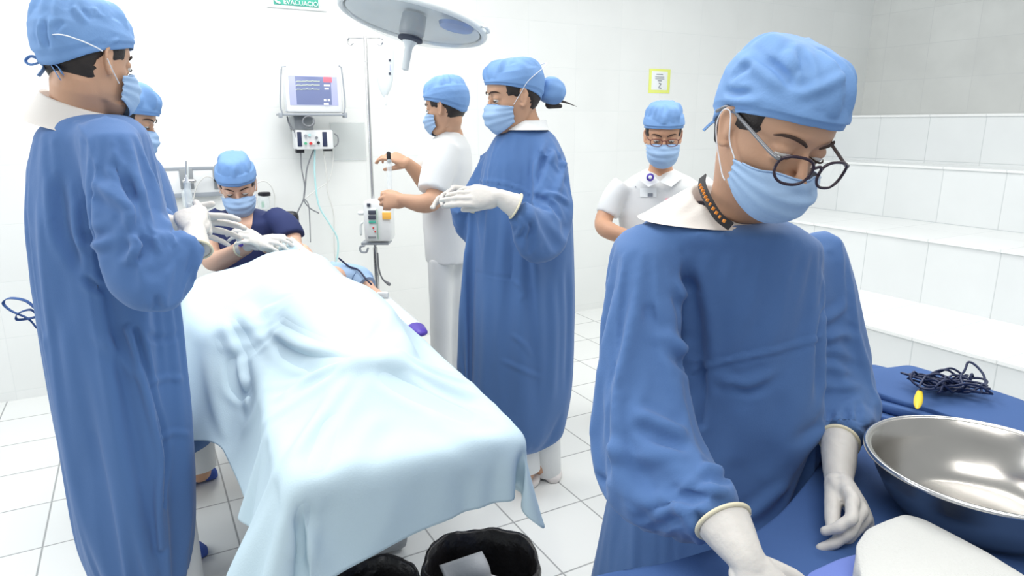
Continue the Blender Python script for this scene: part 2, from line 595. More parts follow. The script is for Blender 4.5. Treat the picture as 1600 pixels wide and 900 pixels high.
def frame_from(fwd, roll=0.0, up=(0, 0, 1)):
    """Rows: right, forward, up of a head or hand."""
    f = nrm(fwd); r = nrm(np.cross(f, up)); u = np.cross(r, f)
    c, s = math.cos(roll), math.sin(roll)
    return np.array([r * c + u * s, f, u * c - r * s])

# ------------------------------------------------------------------ heads
SK = np.array([  # z, half width, front, back
    (-.122, .012, .062, .040), (-.118, .024, .074, .026), (-.108, .036, .083, .008), (-.095, .047, .086, -.012),
    (-.075, .057, .086, -.036), (-.050, .0635, .086, -.068), (-.025, .069, .085, -.088), (.0, .0715, .083, -.098),
    (.030, .0755, .091, -.104), (.060, .0765, .088, -.104), (.085, .071, .076, -.094), (.105, .056, .054, -.072),
    (.118, .034, .026, -.042), (.123, .014, .002, -.018)])


def sk(z):
    z = np.clip(z, SK[0, 0], SK[-1, 0])
    return [np.interp(z, SK[:, 0], SK[:, i]) for i in (1, 2, 3)]


def face_y(x, z):
    w, f, b = sk(z)
    yc = -0.012
    q = 1 - np.clip(np.abs(x) / w, 0, 0.999) ** 2.25
    return yc + (f - yc) * q ** (1 / 2.25)


def gs(x, s):
    return np.exp(-(x / s) ** 2)


def skull(n=64, rows=56):
    zs = np.interp(np.linspace(0, 1, rows), np.linspace(0, 1, len(SK)), SK[:, 0])
    a = np.linspace(0, 2 * PI, n, endpoint=False)
    rings = []
    for z in zs:
        w, f, b = sk(z); yc = min(-0.012, (f + b) / 2) if z > -.09 else (f + b) / 2
        ca, sa = np.cos(a), np.sin(a); ex = 2 / 2.25
        x = w * np.sign(ca) * np.abs(ca) ** ex
        y = yc + np.where(sa > 0, f - yc, yc - b) * np.sign(sa) * np.abs(sa) ** ex
        y = y - 0.011 * gs(np.abs(x) - .031, .016) * gs(z + .002, .015) * (y > .03)      # eye sockets
        y = y + 0.005 * gs(np.abs(x) - .030, .022) * gs(z - .024, .010) * (y > .03)      # brow
        y = y + 0.004 * gs(np.abs(x) - .042, .016) * gs(z + .032, .016) * (y > .02)      # cheekbones
        y = y + 0.005 * gs(x, .018) * gs(z + .102, .013) * (y > .02)                     # chin
        y = y + 0.006 * gs(x, .022) * gs(z + .070, .007) * (y > .02)                     # lips
        y = y - 0.003 * gs(x, .020) * gs(z + .084, .005) * (y > .02)
        rings.append(np.c_[x, y, np.full(n, z)])
    return loft(rings)


def put(vf, c, Rf, s=1.0):
    v, f = vf
    return np.asarray(v) * s @ Rf + c, f


def head_into(g, c, Rf, s=1.0, ears=(1, 1)):
    g.add(*put(skull(), c, Rf, s))
    g.add(*put(tube([(0, .078, .014), (0, .092, -.010), (0, .106, -.036)], [.006, .0075, .0095], 10, 8), c, Rf, s))
    g.add(*put(ell((0, .103, -.040), (.011, .011, .009)), c, Rf, s))
    for sx in (-1, 1):
        g.add(*put(ell((sx * .012, .093, -.041), (.0085, .011, .008)), c, Rf, s))
        g.add(*put(ell((sx * .031, .0700, .0045), (.0168, .0172, .0125)), c, Rf, s))      # upper lid
        g.add(*put(ell((sx * .031, .0690, -.0125), (.0150, .0120, .0055)), c, Rf, s))     # lower lid
        if ears[(sx + 1) // 2]:
            e = [(.0735, .002, -.030), (.0775, -.006, -.034), (.0815, -.016, -.018), (.0845, -.022, .004), (.0830, -.016, .020), (.0785, -.004, .022), (.0750, .002, .010)]
            g.add(*put(tube([(sx * x, y, z) for x, y, z in e], [.0045, .0055, .0042, .0042, .0042, .0038, .003], 8, 26), c, Rf, s))
            g.add(*put(ell((sx * .0765, -.009, -.006), (.0040, .013, .026)), c, Rf, s))


def face_bits(pa, c, Rf, s=1.0, look=-0.6, brow=True, sides=(-1, 1), gaze=0.0):
    for sx in sides:
        e = part('eye', put(ell((sx * .031, .0725, -.0015), (.0128, .0128, .0122)), c, Rf, s), M['eye'], pa, sharp=0)
        d = nrm((gaze, .9, look)); cc = np.array([sx * .031, .0725, -.0015]) + d * .0068
        part('iris', put(ell(cc, (.0066, .0066, .0066)), c, Rf, s), M['iris'], e, sharp=0)
        P = []
        for t in np.linspace(-1, 1, 9):
            x = sx * (.031 + .0150 * t)
            P.append((x, .0725 + math.sqrt(max(0, .0158 ** 2 - (.0145 * t) ** 2)) * .98 - .001, -.0045 - .0035 * (1 - t * t) + .0015 * (1 - t)))
        part('eyelashes', put(tube(P, [.0004, .0009, .0012, .0014, .0015, .0016, .0016, .0013, .0007], 6, 20), c, Rf, s), M['lash'], pa, sharp=0)
        if brow:
            P = [(sx * x, float(face_y(x, z)) + .0045 + .004 * gs(x - .03, .02), z) for x, z in ((.013, .018), (.024, .0235), (.038, .0265), (.048, .0245), (.055, .019))]
            part('eyebrow', put(tube(P, [.0020, .0030, .0028, .0022, .0008], 8, 20, flat=0.55, up=(0, 1, 0)), c, Rf, s), M['lash'], pa, sharp=0)


def cap_part(pa, c, Rf, s=1.0, zf=.050, zb=-.035, top=.155, apex=-.02, p=0.55, q=0.9, puff=0.05, back=0.02, side=0.0,
             amp=.004, seed=0, nf=9, grow=1.045, strokes=(), name='surgical_cap', m='cap', gather=0.0, bun=None):
    n, rows = 128, 56
    a = np.linspace(0, 2 * PI, n, endpoint=False); rng = np.random.RandomState(seed)
    ph = rng.rand(8) * 6.28; tw = rng.normal(size=8) * 1.6
    ca, sa = np.cos(a), np.sin(a)
    zr = zf + (zb - zf) * (1 - np.clip(sa * .5 + .5, 0, 1)) ** 1.5
    w, f, b = sk(zr); ex = 2 / 2.2
    x0 = w * np.sign(ca) * np.abs(ca) ** ex * grow + 0.002 * np.sign(ca) * (np.abs(ca) > .2)
    y0 = -.012 + np.where(sa > 0, f + .012, -.012 - b) * np.sign(sa) * np.abs(sa) ** ex * grow
    rings = []
    # inner turned-in edge first, then up over the crown
    rings.append(np.c_[x0 * .985, y0 * .985, zr + .006]); rings.append(np.c_[x0 * .99, y0 * .99, zr])
    for i in range(rows):
        t = i / (rows - 1) * 0.985; th = t * PI / 2
        h = math.cos(th) ** p * (1 + puff * math.sin(2 * th) * 1.2)
        x = x0 * h * (1 + side * math.sin(2 * th)); y = apex + (y0 - apex) * h
        z = zr + (top - zr) * math.sin(th) ** q
        y = y - back * np.clip(-sa, 0, 1) * math.sin(PI * min(1, t * 1.15)) ** 0.8
        wt = math.sin(PI * min(1, t * 1.05 + .02)) ** 0.8
        d = sum(np.sin(k * a + ph[k % 8] + tw[k % 8] * t * 2) * (1.0 / (1 + .25 * j)) for j, k in enumerate((3, nf - 3, nf, nf + 5, nf * 2 - 1)))
        d = d * amp * wt
        if gather: d = d + gather * np.sin(34 * a + 2 * np.sin(5 * a)) * math.exp(-(t / .16) ** 2) * (t > .03)
        if 0.10 < t < .14: d = d - .0012
        L_ = np.sqrt(x * x + (y - apex) ** 2) + 1e-6
        k = math.cos(th) ** .6
        x = x + x / L_ * d * k; y = y + (y - apex) / L_ * d * k; z = z + d * math.sin(th)
        # never inside the skull
        w_, f_, b_ = sk(z); m_ = .0075 + .004 * (t > .06); dy = y + .012
        ry = np.where(dy > 0, f_ + .012, -.012 - b_) + m_; rx = w_ + m_
        zz = np.clip((.123 + m_ - z) / .02, 0.05, 1) ** .5
        qn = ((np.abs(x) / (rx * zz)) ** 2.25 + (np.abs(dy) / (ry * zz)) ** 2.25) ** (1 / 2.25)
        kk = np.where((qn < 1) & (qn > .25) & (z < .112), 1 / np.maximum(qn, .05), 1)
        z = np.where(qn < .9, np.maximum(z, .1265 - .02 * np.clip(qn, 0, 1) ** 2), z) if t > .75 else z
        kk = np.minimum(kk, 1.6)
        x = x * kk; y = dy * kk - .012
        rings.append(np.c_[x, y, z])
    g = G(); v, f = loft(rings, cap=False)
    i0 = len(v); v = np.vstack([v, rings[-1].mean(0) + (0, 0, .0005)])
    k = (len(rings) - 1) * n
    f += [(i0, k + j, k + (j + 1) % n) for j in range(n)]
    v, f = put((v, f), c, Rf, s)
    g.add(v, f)
    if bun:                      # hair bun under the cloth at the back
        bc, br = bun
        g.add(*put(ell(bc, br, None, 40, 28), c, Rf, s))
        g2 = G(); g2.add(*put(ell((0, -.02, .05), (.07, .085, .08)), c, Rf, s))
    me = g.mesh(name)
    ripple(me, .0012, .022, seed + 5)
    if strokes: sculpt(me, strokes)
    o = link(name, me, M[m], pa)
    return o


def hair_part(pa, c, Rf, s=1.0, low=-.058, side=-.030, thick=.004, front=.05):
    v, f = skull(64, 56); v = v[:-2]; f = [q for q in f if len(q) == 4]
    k = (np.abs(v[:, 0]) + np.abs(v[:, 1])) > 0
    n = v.copy(); n[:, 1] += .012; n[:, 2] = 0; L_ = np.linalg.norm(n, axis=1)[:, None] + 1e-9
    ss = lambda q: np.clip(q, 0, 1) ** 2 * (3 - 2 * np.clip(q, 0, 1))
    fr = front + (side - front) * ss((.010 - v[:, 2]) / .018) + .004 * np.sin(v[:, 2] * 400)
    m_ = ss((fr - v[:, 1]) / .010) * ss((v[:, 2] - low) / .012)
    v = v + n / L_ * (-.004 + (thick + .004) * m_)[:, None]
    ok = (v[:, 2] > low - .006) & (v[:, 2] < .07)
    f = [q for q in f if all(ok[i] for i in q)]
    used = sorted({i for q in f for i in q}); mp = {a: b for b, a in enumerate(used)}
    return part('hair', put((v[used], [tuple(mp[i] for i in q) for q in f]), c, Rf, s), M['hair'], pa, sharp=0)


def mask_part(pa, c, Rf, s=1.0, strokes=(), ztop=-.014, fall=0.0, seed=1, zbot=-.122, zs0=-.030, zs1=-.084):
    nu, nv = 41, 31
    prof = np.array([(v_, ztop + (zbot - ztop) * v_, y_) for v_, y_ in ((0, .1015 + max(0, -.014 - ztop) * .5), (.12, .1150), (.3, .1235), (.55, .1215), (.8, .110), (1, .086))])
    rows = []
    for i in range(nv):
        v = i / (nv - 1); zc = np.interp(v, prof[:, 0], prof[:, 1]); yc = np.interp(v, prof[:, 0], prof[:, 2])
        zs = zs0 + (zs1 - zs0) * v
        r = []
        for j in range(nu):
            u = -1 + 2 * j / (nu - 1); ph = u * PI / 2 * .97
            x = .0715 * math.sin(ph) * (1 - .10 * v * v); y = .026 + (yc - .026) * max(0.0, math.cos(ph)) ** .78
            z = zc + (zs - zc) * abs(u) ** 1.7
            pl = .0022 * math.sin(v * PI * 7) * (1 - abs(u) ** 4) + .0018 * math.sin(u * 9 + v * 7 + seed) * math.sin(v * 5 + seed)
            y -= .010 * math.exp(-(v / .16) ** 2) * (gs(abs(u) - .36, .2) - .0)
            pinch = .0018 * abs(u) ** 6 * math.sin(v * 22)
            r.append((x + pinch * np.sign(u), y + pl + fall * v, z))
        rows.append(r)
    R_ = np.array(rows); inner = R_ - np.array([0, .0016, 0])
    v = np.vstack([R_.reshape(-1, 3), inner.reshape(-1, 3)]); f = []; N0 = nu * nv
    for i in range(nv - 1):
        for j in range(nu - 1):
            a = i * nu + j
            f.append((a, a + 1, a + nu + 1, a + nu)); f.append((N0 + a, N0 + a + nu, N0 + a + nu + 1, N0 + a + 1))
    bd = [j for j in range(nu)] + [i * nu + nu - 1 for i in range(1, nv)] + [(nv - 1) * nu + j for j in range(nu - 2, -1, -1)] + [i * nu for i in range(nv - 2, 0, -1)]
    for k in range(len(bd)):
        a, b = bd[k], bd[(k + 1) % len(bd)]; f.append((b, a, a + N0, b + N0))
    g = G().add(*put((v, f), c, Rf, s)); me = g.mesh('face_mask')
    if strokes: sculpt(me, strokes)
    o = link('face_mask', me, M['mask'], pa)
    top = np.array([(u * .0700 * math.sin(abs(u) * PI / 2 * .97) / max(abs(u), 1e-6) if u else 0, 0, 0) for u in np.linspace(-1, 1, 5)])
    # stitched top edge
    e = R_[0]; part('nose_wire_edge', put(tube(e[2:-2] + (0, .0006, .0006), .0014, 6), c, Rf, s), M['mask'], o, sharp=0)
    return o


def straps(pa, mk, c, Rf, s, kind='ear', sides=(-1, 1), z0=-.030, z1=-.082):
    for sx in sides:
        if kind == 'ear':
            P = [(sx * .0705, .030, z0), (sx * .0780, .010, z0 + .020), (sx * .084, -.008, .016), (sx * .086, -.024, .012), (sx * .083, -.028, -.012), (sx * .080, -.012, -.036), (sx * .072, .018, z1 + .008), (sx * .0695, .030, z1)]
            part('ear_loop', put(tube(P, .0011, 6, 40), c, Rf, s), M['strap'], mk, sharp=0)
        else:
            P = [(sx * .069, .028, -.024), (sx * .079, .000, .010), (sx * .089, -.030, .046), (sx * .070, -.100, .082), (sx * .006, -.136, .094)]
            part('tie_strap', put(tube(P, .0013, 6, 40), c, Rf, s), M['strap'], mk, sharp=0)


def glasses_part(pa, c, Rf, s, fm, y=.117, z=-.012, hw=.0245, hh=.0200, cx=.0335, tm=None, r=.0021, drop=0.0):
    def rr(p): return put(p, c, Rf, s)
    root = None
    for sx in (-1, 1):
        P = []
        for a in np.linspace(0, 2 * PI, 41):
            ca, sa = math.cos(a), math.sin(a)
            ww = hw * (1 + .10 * sa)
            P.append((sx * cx + np.sign(ca) * abs(ca) ** .8 * ww, y - .010 * (abs(sx * cx + ca * ww) / .06) ** 2, z + np.sign(sa) * abs(sa) ** .82 * hh))
        fr = part('glasses', rr(tube(P, r, 8, round_ends=False)), fm, pa, sharp=0) if root is None else part('rim', rr(tube(P, r, 8, round_ends=False)), fm, root, sharp=0)
        if root is None: root = fr
        lp = np.array(P[:-1]); g = G().add(np.vstack([lp, lp.mean(0)]), [(i, (i + 1) % 40, 40) for i in range(40)])
        v, f = rr((g.verts(), g.f)); part('lens', (v, f), M['lens'], root, sharp=0)
        hx = sx * (cx + hw + .001)
        part('temple', rr(tube([(hx, y - .012, z + hh * .62), (sx * .070, y - .030, z + hh * .66), (sx * .0795, .020, .016), (sx * .0815, -.020, .020), (sx * .080, -.045, .002)], [r * 1.15, r, r * .95, r * .9, r * .9], 8, 24, flat=1.5)), tm or fm, root, sharp=0)
    part('bridge', rr(tube([(-(cx - hw) - .001, y - .0005, z + hh * .38), (0, y + .002, z + hh * .62), ((cx - hw) + .001, y - .0005, z + hh * .38)], r * 1.1, 8, 12)), fm, root, sharp=0)
    return root


# ------------------------------------------------------------------ hands
def hand_geo(w, fwd, dorsal, side=1, curl=None, splay=(.10, .03, -.04, -.12), thumb=(.9, .35, .25, .3), s=1.0, fat=1.0, arm=None, armr=None):
    """side = +1 when the thumb lies along fwd x dorsal."""
    f = nrm(fwd); x = nrm(np.cross(f, dorsal)) * side; z = nrm(np.cross(x, f)) * side
    if z @ np.asarray(dorsal) < 0: z = -z
    Rf = np.array([x, f, z])
    if curl is None: curl = [(.35, .45, .3)] * 4
    g = G()
    pr = [(0, .024, .0175), (.018, .029, .0180), (.040, .036, .0175), (.065, .0405, .0160), (.083, .0400, .0135), (.092, .036, .0100)]
    rings = []
    a = np.linspace(0, 2 * PI, 24, endpoint=False)
    for y, rx, rz in pr:
        rings.append(np.c_[np.sign(np.cos(a)) * np.abs(np.cos(a)) ** .85 * rx, np.full(24, y), np.sin(a) * rz * fat])
    g.add(*loft(rings))
    g.add(*ell((.023, .036, -.010), (.016, .030, .013)))
    g.add(*ell((-.024, .030, -.008), (.013, .030, .012)))
    K = [(.0300, .083, .0005), (.0105, .091, .003), (-.0105, .087, .0015), (-.0295, .077, -.003)]
    LN = [(.043, .026, .020), (.047, .030, .021), (.043, .028, .021), (.034, .021, .018)]
    RD = [(.0098, .0088, .0082, .0070), (.0100, .0090, .0083, .0070), (.0095, .0085, .0078, .0066), (.0085, .0076, .0070, .0060)]
    for i in range(4):
        p = np.array(K[i]); ang = 0; pts = [p - (0, .02, 0), p]
        sp = splay[i]
        for L_, c in zip(LN[i], curl[i]):
            ang += c
            d = np.array([math.sin(sp) * math.cos(ang), math.cos(sp) * math.cos(ang), -math.sin(ang)])
            p = p + d * L_; pts.append(p)
        r = np.array([RD[i][0], *RD[i]]) * fat
        # knuckles a touch thicker than the segments between
        P = []; Q = []
        for j in range(len(pts) - 1):
            P += [pts[j], (pts[j] + pts[j + 1]) / 2]; Q += [r[j] * 1.03, (r[j] + r[j + 1]) / 2 * .96]
        P.append(pts[-1]); Q.append(r[-1])
        g.add(*tube(P, Q, 12, 22, up=(0, 0, 1)))
    out, down, b1, b2 = thumb
    p = np.array((.018, .018, -.008)); pts = [p]; ang = out
    for L_, b in zip((.044, .033, .026), (0, b1, b2)):
        ang -= b
        d = nrm((math.sin(ang) * math.cos(down), math.cos(ang) * math.cos(down), -math.sin(down)))
        p = p + d * L_; pts.append(p)
    g.add(*tube(pts, np.array([.0150, .0125, .0108, .0085]) * fat, 12, 18, up=(0, 0, 1)))
    v = g.verts() * s @ Rf + np.asarray(w, float)
    out_ = G().add(v, g.f)
    if arm is not None:
        out_.add(*tube(arm, armr, 20, 16, up=z, round_ends=True))
    return out_, Rf


def glove(pa, w, fwd, dorsal, cuff, side=1, curl=None, splay=(.10, .03, -.04, -.12), thumb=(.9, .35, .25, .3), s=1.0, cuffr=.037, fat=1.06, voxel=.0024, strokes=(), wristmat=None, rim=True):
    """A gloved hand; cuff = point up the forearm where the glove ends."""
    w = np.asarray(w, float); cuff = np.asarray(cuff, float)
    g, Rf = hand_geo(w, fwd, dorsal, side, curl, splay, thumb, s, fat)
    mid = (w + cuff) / 2
    g.add(*tube([w + Rf[1] * .02, w, mid, cuff], [.024 * s, .0265 * s, (.028 * s + cuffr) / 2, cuffr], 22, 14, up=Rf[2], flat=.85, round_ends=False))
    me = fuse(g, voxel, 2)
    ripple(me, .0007, .013, 3)
    if strokes: sculpt(me, strokes)
    o = link('glove', me, M['glove'], pa)
    if rim:
        d = nrm(cuff - mid); T = frame_from(d)
        a = np.linspace(0, 2 * PI, 33)
        z = Rf[2]; z = nrm(z - d * (z @ d)); x = np.cross(d, z)
        P = [cuff + x * math.cos(t) * cuffr * 1.02 + z * math.sin(t) * cuffr * .87 for t in a]
        part('rolled_rim', tube(P, .0034, 8, round_ends=False), M['glove_rim'], o, sharp=0)
    return o


# ------------------------------------------------------------------ clothes
def garment(pa, name, mt, rings, sleeves=(), voxel=.008, strokes=(), smooth=3, rip=(.0022, .07), seed=0, hem=None, extra=None, origin=None, **kw):
    g = G()
    g.add(*loft(rings))
    for P, r, fl in sleeves:
        g.add(*tube(P, r, 28, 26, flat=fl, round_ends=False))
    if extra: extra(g)
    me = fuse(g, voxel, smooth)
    if rip: ripple(me, rip[0], rip[1], seed, (1, 1, 1.8))
    if strokes: sculpt(me, strokes)
    if hem is not None:            # open underneath
        bm = bmesh.new(); bm.from_mesh(me); bm.normal_update()
        k = [f for f in bm.faces if f.normal.z < -.75 and f.calc_center_median().z < hem + .03]
        bmesh.ops.delete(bm, geom=k, context='FACES'); bm.to_mesh(me); bm.free()
    return link(name, me, M[mt], pa, **kw)


def ribbon(P, w, t=.0008, res=30, up=(0, 0, 1)):
    """A flat cloth tape."""
    P = crom(P, res); T, A, B = frames(P, up)
    rings = [np.array([p + b * w + a * t, p + b * w - a * t, p - b * w - a * t, p - b * w + a * t]) for p, a, b in zip(P, A, B)]
    return loft(rings)


def seam(pa, over, px, r=.0011, m='gown', name='seam', lift=0.0):
    """A stitched seam lying on a garment, along points seen in the photograph."""
    me = over.data; v = getv(me)
    bv = BVHTree.FromPolygons(v.tolist(), [tuple(p.vertices) for p in me.polygons])
    P2 = crom(np.array([(x, y, 0) for x, y in px], float), max(6, len(px) * 5)); P = []
    for x, y, _ in P2:
        h = bv.ray_cast(Vector(CAM), Vector(nrm(ray(x, y))))
        if h[0] is not None: P.append(np.array(h[0][:]) - nrm(ray(x, y)) * lift)
    Q = [P[0]] if P else []
    for p in P[1:]:
        if np.linalg.norm(p - Q[-1]) < .12: Q.append(p)
    if len(Q) > 2: return part(name, tube(Q, r, 6), M[m], over, sharp=0)

def gown_sim(pa, name, mt, rings, sleeves=(), arms=(), voxel=.016, pins=(), frames=22, grow=.08, scale=.86, smooth=2, strokes=(), rip=(.001, .05),
             seed=0, hem=None, stiff=6, bend=.25, extra=None, sub=1, thick=.0, top_pin=.05, gscale=1.0, post=1):
    """A garment cut from rings and sleeves, then let fall over the wearer so that it creases like cloth."""
    g = G(); g.add(*loft(rings))
    for P, r, fl in sleeves: g.add(*tube(P, r, 28, 26, flat=fl, round_ends=False))
    if extra: extra(g)
    me = fuse(g, voxel, smooth)
    if rip: ripple(me, rip[0] * 3, rip[1] * 1.5, seed, (1, 1, 1.5))
    bm = bmesh.new(); bm.from_mesh(me); bm.normal_update()
    if hem is not None:
        k = [f for f in bm.faces if f.normal.z < -.7 and f.calc_center_median().z < hem + .03]
        bmesh.ops.delete(bm, geom=k, context='FACES')
    bm.to_mesh(me); bm.free()
    o = bpy.data.objects.new('sim', me); COL.objects.link(o)
    V = getv(me); vg = o.vertex_groups.new(name='pin')
    ztop = max(r[:, 2].max() for r in rings)
    sel = V[:, 2] > ztop - top_pin
    for p, r in pins: sel |= np.linalg.norm(V - np.asarray(p), axis=1) < r
    vg.add([int(i) for i in np.where(sel)[0]], 1.0, 'REPLACE')
    gc = G(); R2 = []
    for r in rings:
        c = r.mean(0); R2.append(c + (r - c) * scale)
    gc.add(*loft(R2))
    for P, r in arms: gc.add(*tube(P, r, 18, 24))
    mc = fuse(gc, .014, 2)
    co = bpy.data.objects.new('collider', mc); COL.objects.link(co)
    co.modifiers.new('c', 'COLLISION'); co.collision.thickness_outer = .004; co.collision.cloth_friction = 6
    cl = o.modifiers.new('cloth', 'CLOTH'); st = cl.settings
    st.quality = 5; st.mass = .2; st.tension_stiffness = stiff; st.compression_stiffness = stiff; st.shear_stiffness = stiff * .5; st.bending_stiffness = bend
    st.tension_damping = 5; st.air_damping = 3; st.vertex_group_mass = 'pin'; st.shrink_min = -grow
    st.effector_weights.gravity = gscale
    cl.collision_settings.distance_min = .003; cl.collision_settings.use_self_collision = False; cl.collision_settings.collision_quality = 2
    cl.point_cache.frame_start = 1; cl.point_cache.frame_end = frames
    SC.frame_start = 1; SC.frame_end = frames
    for fr in range(1, frames + 1): SC.frame_set(fr)
    dg = bpy.context.evaluated_depsgraph_get()
    out = bpy.data.meshes.new_from_object(o.evaluated_get(dg))
    bpy.data.objects.remove(o); bpy.data.objects.remove(co); SC.frame_set(1)
    if post: relax(out, post, .4)
    t = bpy.data.objects.new('t', out); COL.objects.link(t)
    if sub: t.modifiers.new('s', 'SUBSURF').levels = sub
    dg = bpy.context.evaluated_depsgraph_get(); dg.update()
    out2 = bpy.data.meshes.new_from_object(t.evaluated_get(dg)); bpy.data.objects.remove(t)
    if strokes: sculpt(out2, strokes)
    return link(name, out2, M[mt], pa)

# ================================================================== THE ROOM
M['floor'] = tile_mat('floor_tiles', (0.80, 0.815, 0.80), (0.33, 0.34, 0.34), .306, .337, .175, 2.97, LV, DV, gw=.0045, var=.02, rough=.22)
M['wall'] = tile_mat('wall_tiles', (0.83, 0.845, 0.83), (0.78, 0.80, 0.79), .40, .30, .10, .05, LV, (0, 0, 1), gw=.003, var=.012, rough=.30, stain=.02)
M['wall_r'] = tile_mat('right_wall_tiles', (0.78, 0.79, 0.765), (0.68, 0.69, 0.68), .40, .30, .1, .05, DV, (0, 0, 1), gw=.003, var=.02, rough=.35, stain=.07)
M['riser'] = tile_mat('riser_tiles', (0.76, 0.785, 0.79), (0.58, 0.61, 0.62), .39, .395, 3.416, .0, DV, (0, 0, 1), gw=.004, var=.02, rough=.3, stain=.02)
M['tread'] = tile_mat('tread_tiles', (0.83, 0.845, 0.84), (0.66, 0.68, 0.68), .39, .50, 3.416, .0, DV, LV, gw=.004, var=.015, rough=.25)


def slab(name, u0, u1, v0, v1, z0, z1, m, **kw):
    g = G()
    P = [RM(u0, v0, z0), RM(u1, v0, z0), RM(u1, v1, z0), RM(u0, v1, z0), RM(u0, v0, z1), RM(u1, v0, z1), RM(u1, v1, z1), RM(u0, v1, z1)]
    g.add(P, [(0, 3, 2, 1), (4, 5, 6, 7), (0, 1, 5, 4), (1, 2, 6, 5), (2, 3, 7, 6), (3, 0, 4, 7)])
    return link(name, g.mesh(name), M[m], smooth=False, kind='structure', **kw)


slab('floor', -3.2, 6.4, -1.6, WALLV + .1, -.1, 0, 'floor')
slab('wall_back', -3.2, 6.4, WALLV, WALLV + .12, 0, 3.0, 'wall')
slab('wall_right', 6.26, 6.4, -1.6, WALLV, 0, 3.0, 'wall_r')


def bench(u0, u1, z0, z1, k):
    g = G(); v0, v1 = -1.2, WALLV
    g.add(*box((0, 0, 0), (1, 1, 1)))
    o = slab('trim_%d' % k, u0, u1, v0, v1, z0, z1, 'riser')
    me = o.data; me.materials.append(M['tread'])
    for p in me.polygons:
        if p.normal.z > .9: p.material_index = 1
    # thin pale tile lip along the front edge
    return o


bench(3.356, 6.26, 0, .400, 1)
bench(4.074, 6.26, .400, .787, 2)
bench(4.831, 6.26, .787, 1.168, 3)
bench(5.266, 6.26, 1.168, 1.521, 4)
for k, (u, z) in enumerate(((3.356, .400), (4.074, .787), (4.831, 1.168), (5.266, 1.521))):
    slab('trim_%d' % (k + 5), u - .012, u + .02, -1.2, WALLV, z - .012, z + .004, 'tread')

# ================================================================== PEOPLE
def collar_part(pa, c0, rx0, ry0, c1, rx1, ry1, yaw=0, zp=1.4, m='collar', name='collar', strokes=(), flare=.15, n=64, tilt0=(0, 0), tilt1=(0, 0)):
    """A soft cloth collar: from a ring lying on the shoulders up to a ring around the neck."""
    rings = []
    for i in range(14):
        t = i / 13
        e = t ** (1 + flare * 4) if flare >= 0 else t
        c = np.array(c0) * (1 - t) + np.array(c1) * t
        rx = rx0 + (rx1 - rx0) * t ** .8; ry = ry0 + (ry1 - ry0) * t ** .8
        z = c0[2] + (c1[2] - c0[2]) * (t ** zp)
        R_ = sring((c[0], c[1], z), rx, ry, n, 2.1, yaw)
        tx = tilt0[0] * (1 - t) + tilt1[0] * t; ty = tilt0[1] * (1 - t) + tilt1[1] * t
        R_[:, 2] += (R_[:, 0] - c[0]) * tx + (R_[:, 1] - c[1]) * ty
        a = np.linspace(0, 2 * PI, n, endpoint=False)
        R_[:, 2] += .0018 * np.sin(7 * a + 3 * t) * math.sin(PI * t)
        rings.append(R_)
    top = rings[-1].copy(); ctr = top.mean(0)
    rings.append(ctr + (top - ctr) * .97 + (0, 0, -.004))
    rings.append(ctr + (top - ctr) * .95 + (0, 0, -.03))
    v, f = loft(rings, cap=False)
    g = G().add(v, f); me = g.mesh(name)
    if strokes: sculpt(me, strokes)
    return link(name, me, M[m], pa)


def body_of(pa, skin, hc, Rf, s, chain, neck, extra=(), legs=(), voxel=.0042, ears=(1, 1), neckr=.054):
    """One continuous figure: head, neck, trunk, limbs."""
    g = G()
    head_into(g, hc, Rf, s, ears)
    nb = np.asarray(neck, float); top = hc + np.array([0, -.022, -.055]) * s @ Rf
    g.add(*tube([top, top * .5 + nb * .5, nb, nb + (0, 0, -.05)], [neckr * s, neckr * s * .97, neckr * s * 1.12, neckr * 1.5 * s], 28, 14))
    g.add(*tube([nb + (0, 0, -.03)] + [p for p, r in chain], [neckr * 1.3] + [r for p, r in chain], 28, 20, flat=.8, up=(0, 1, 0)))
    for P, r in list(extra) + list(legs):
        g.add(*tube(P, r, 18, 18))
    for q in getattr(body_of, 'more', []): g.add(q.verts(), q.f)
    body_of.more = []
    me = fuse(g, voxel, 2)
    return link('body', me, M[skin], pa)


CAP1 = [([(1160, 84), (1192, 112), (1224, 144)], .008, .006), ([(1220, 76), (1244, 104), (1256, 136)], .008, .005), ([(1140, 124), (1160, 108), (1176, 100)], .006, -.005),
        ([(1128, 156), (1164, 160), (1196, 156)], .006, .004), ([(1130, 138), (1150, 146), (1180, 140)], .005, -.004), ([(1270, 72), (1300, 88), (1318, 112)], .006, -.004),
        ([(1236, 152), (1284, 136), (1320, 118)], .007, .004), ([(1190, 90), (1225, 118), (1240, 150)], .006, -.004), ([(1135, 170), (1160, 176), (1190, 172)], .005, .003),
        ([(1122, 188), (1200, 191), (1312, 193)], .0028, -.0016, 'none'), ([(1311, 196), (1318, 160), (1319, 120)], .003, -.002)]
CAP2 = [([(113, 7), (123, 22), (136, 39)], .006, .006), ([(145, 10), (152, 20), (159, 28)], .005, .005), ([(84, 49), (92, 38), (101, 32)], .006, -.005), ([(164, 70), (176, 66), (186, 59)], .004, .004),
        ([(71, 22), (69, 49), (76, 81)], .006, -.006), ([(64, 30), (60, 50), (66, 76)], .006, .005), ([(95, 84), (130, 74), (158, 62)], .003, -.002, 'none'), ([(128, 12), (136, 22), (146, 32)], .005, -.004)]
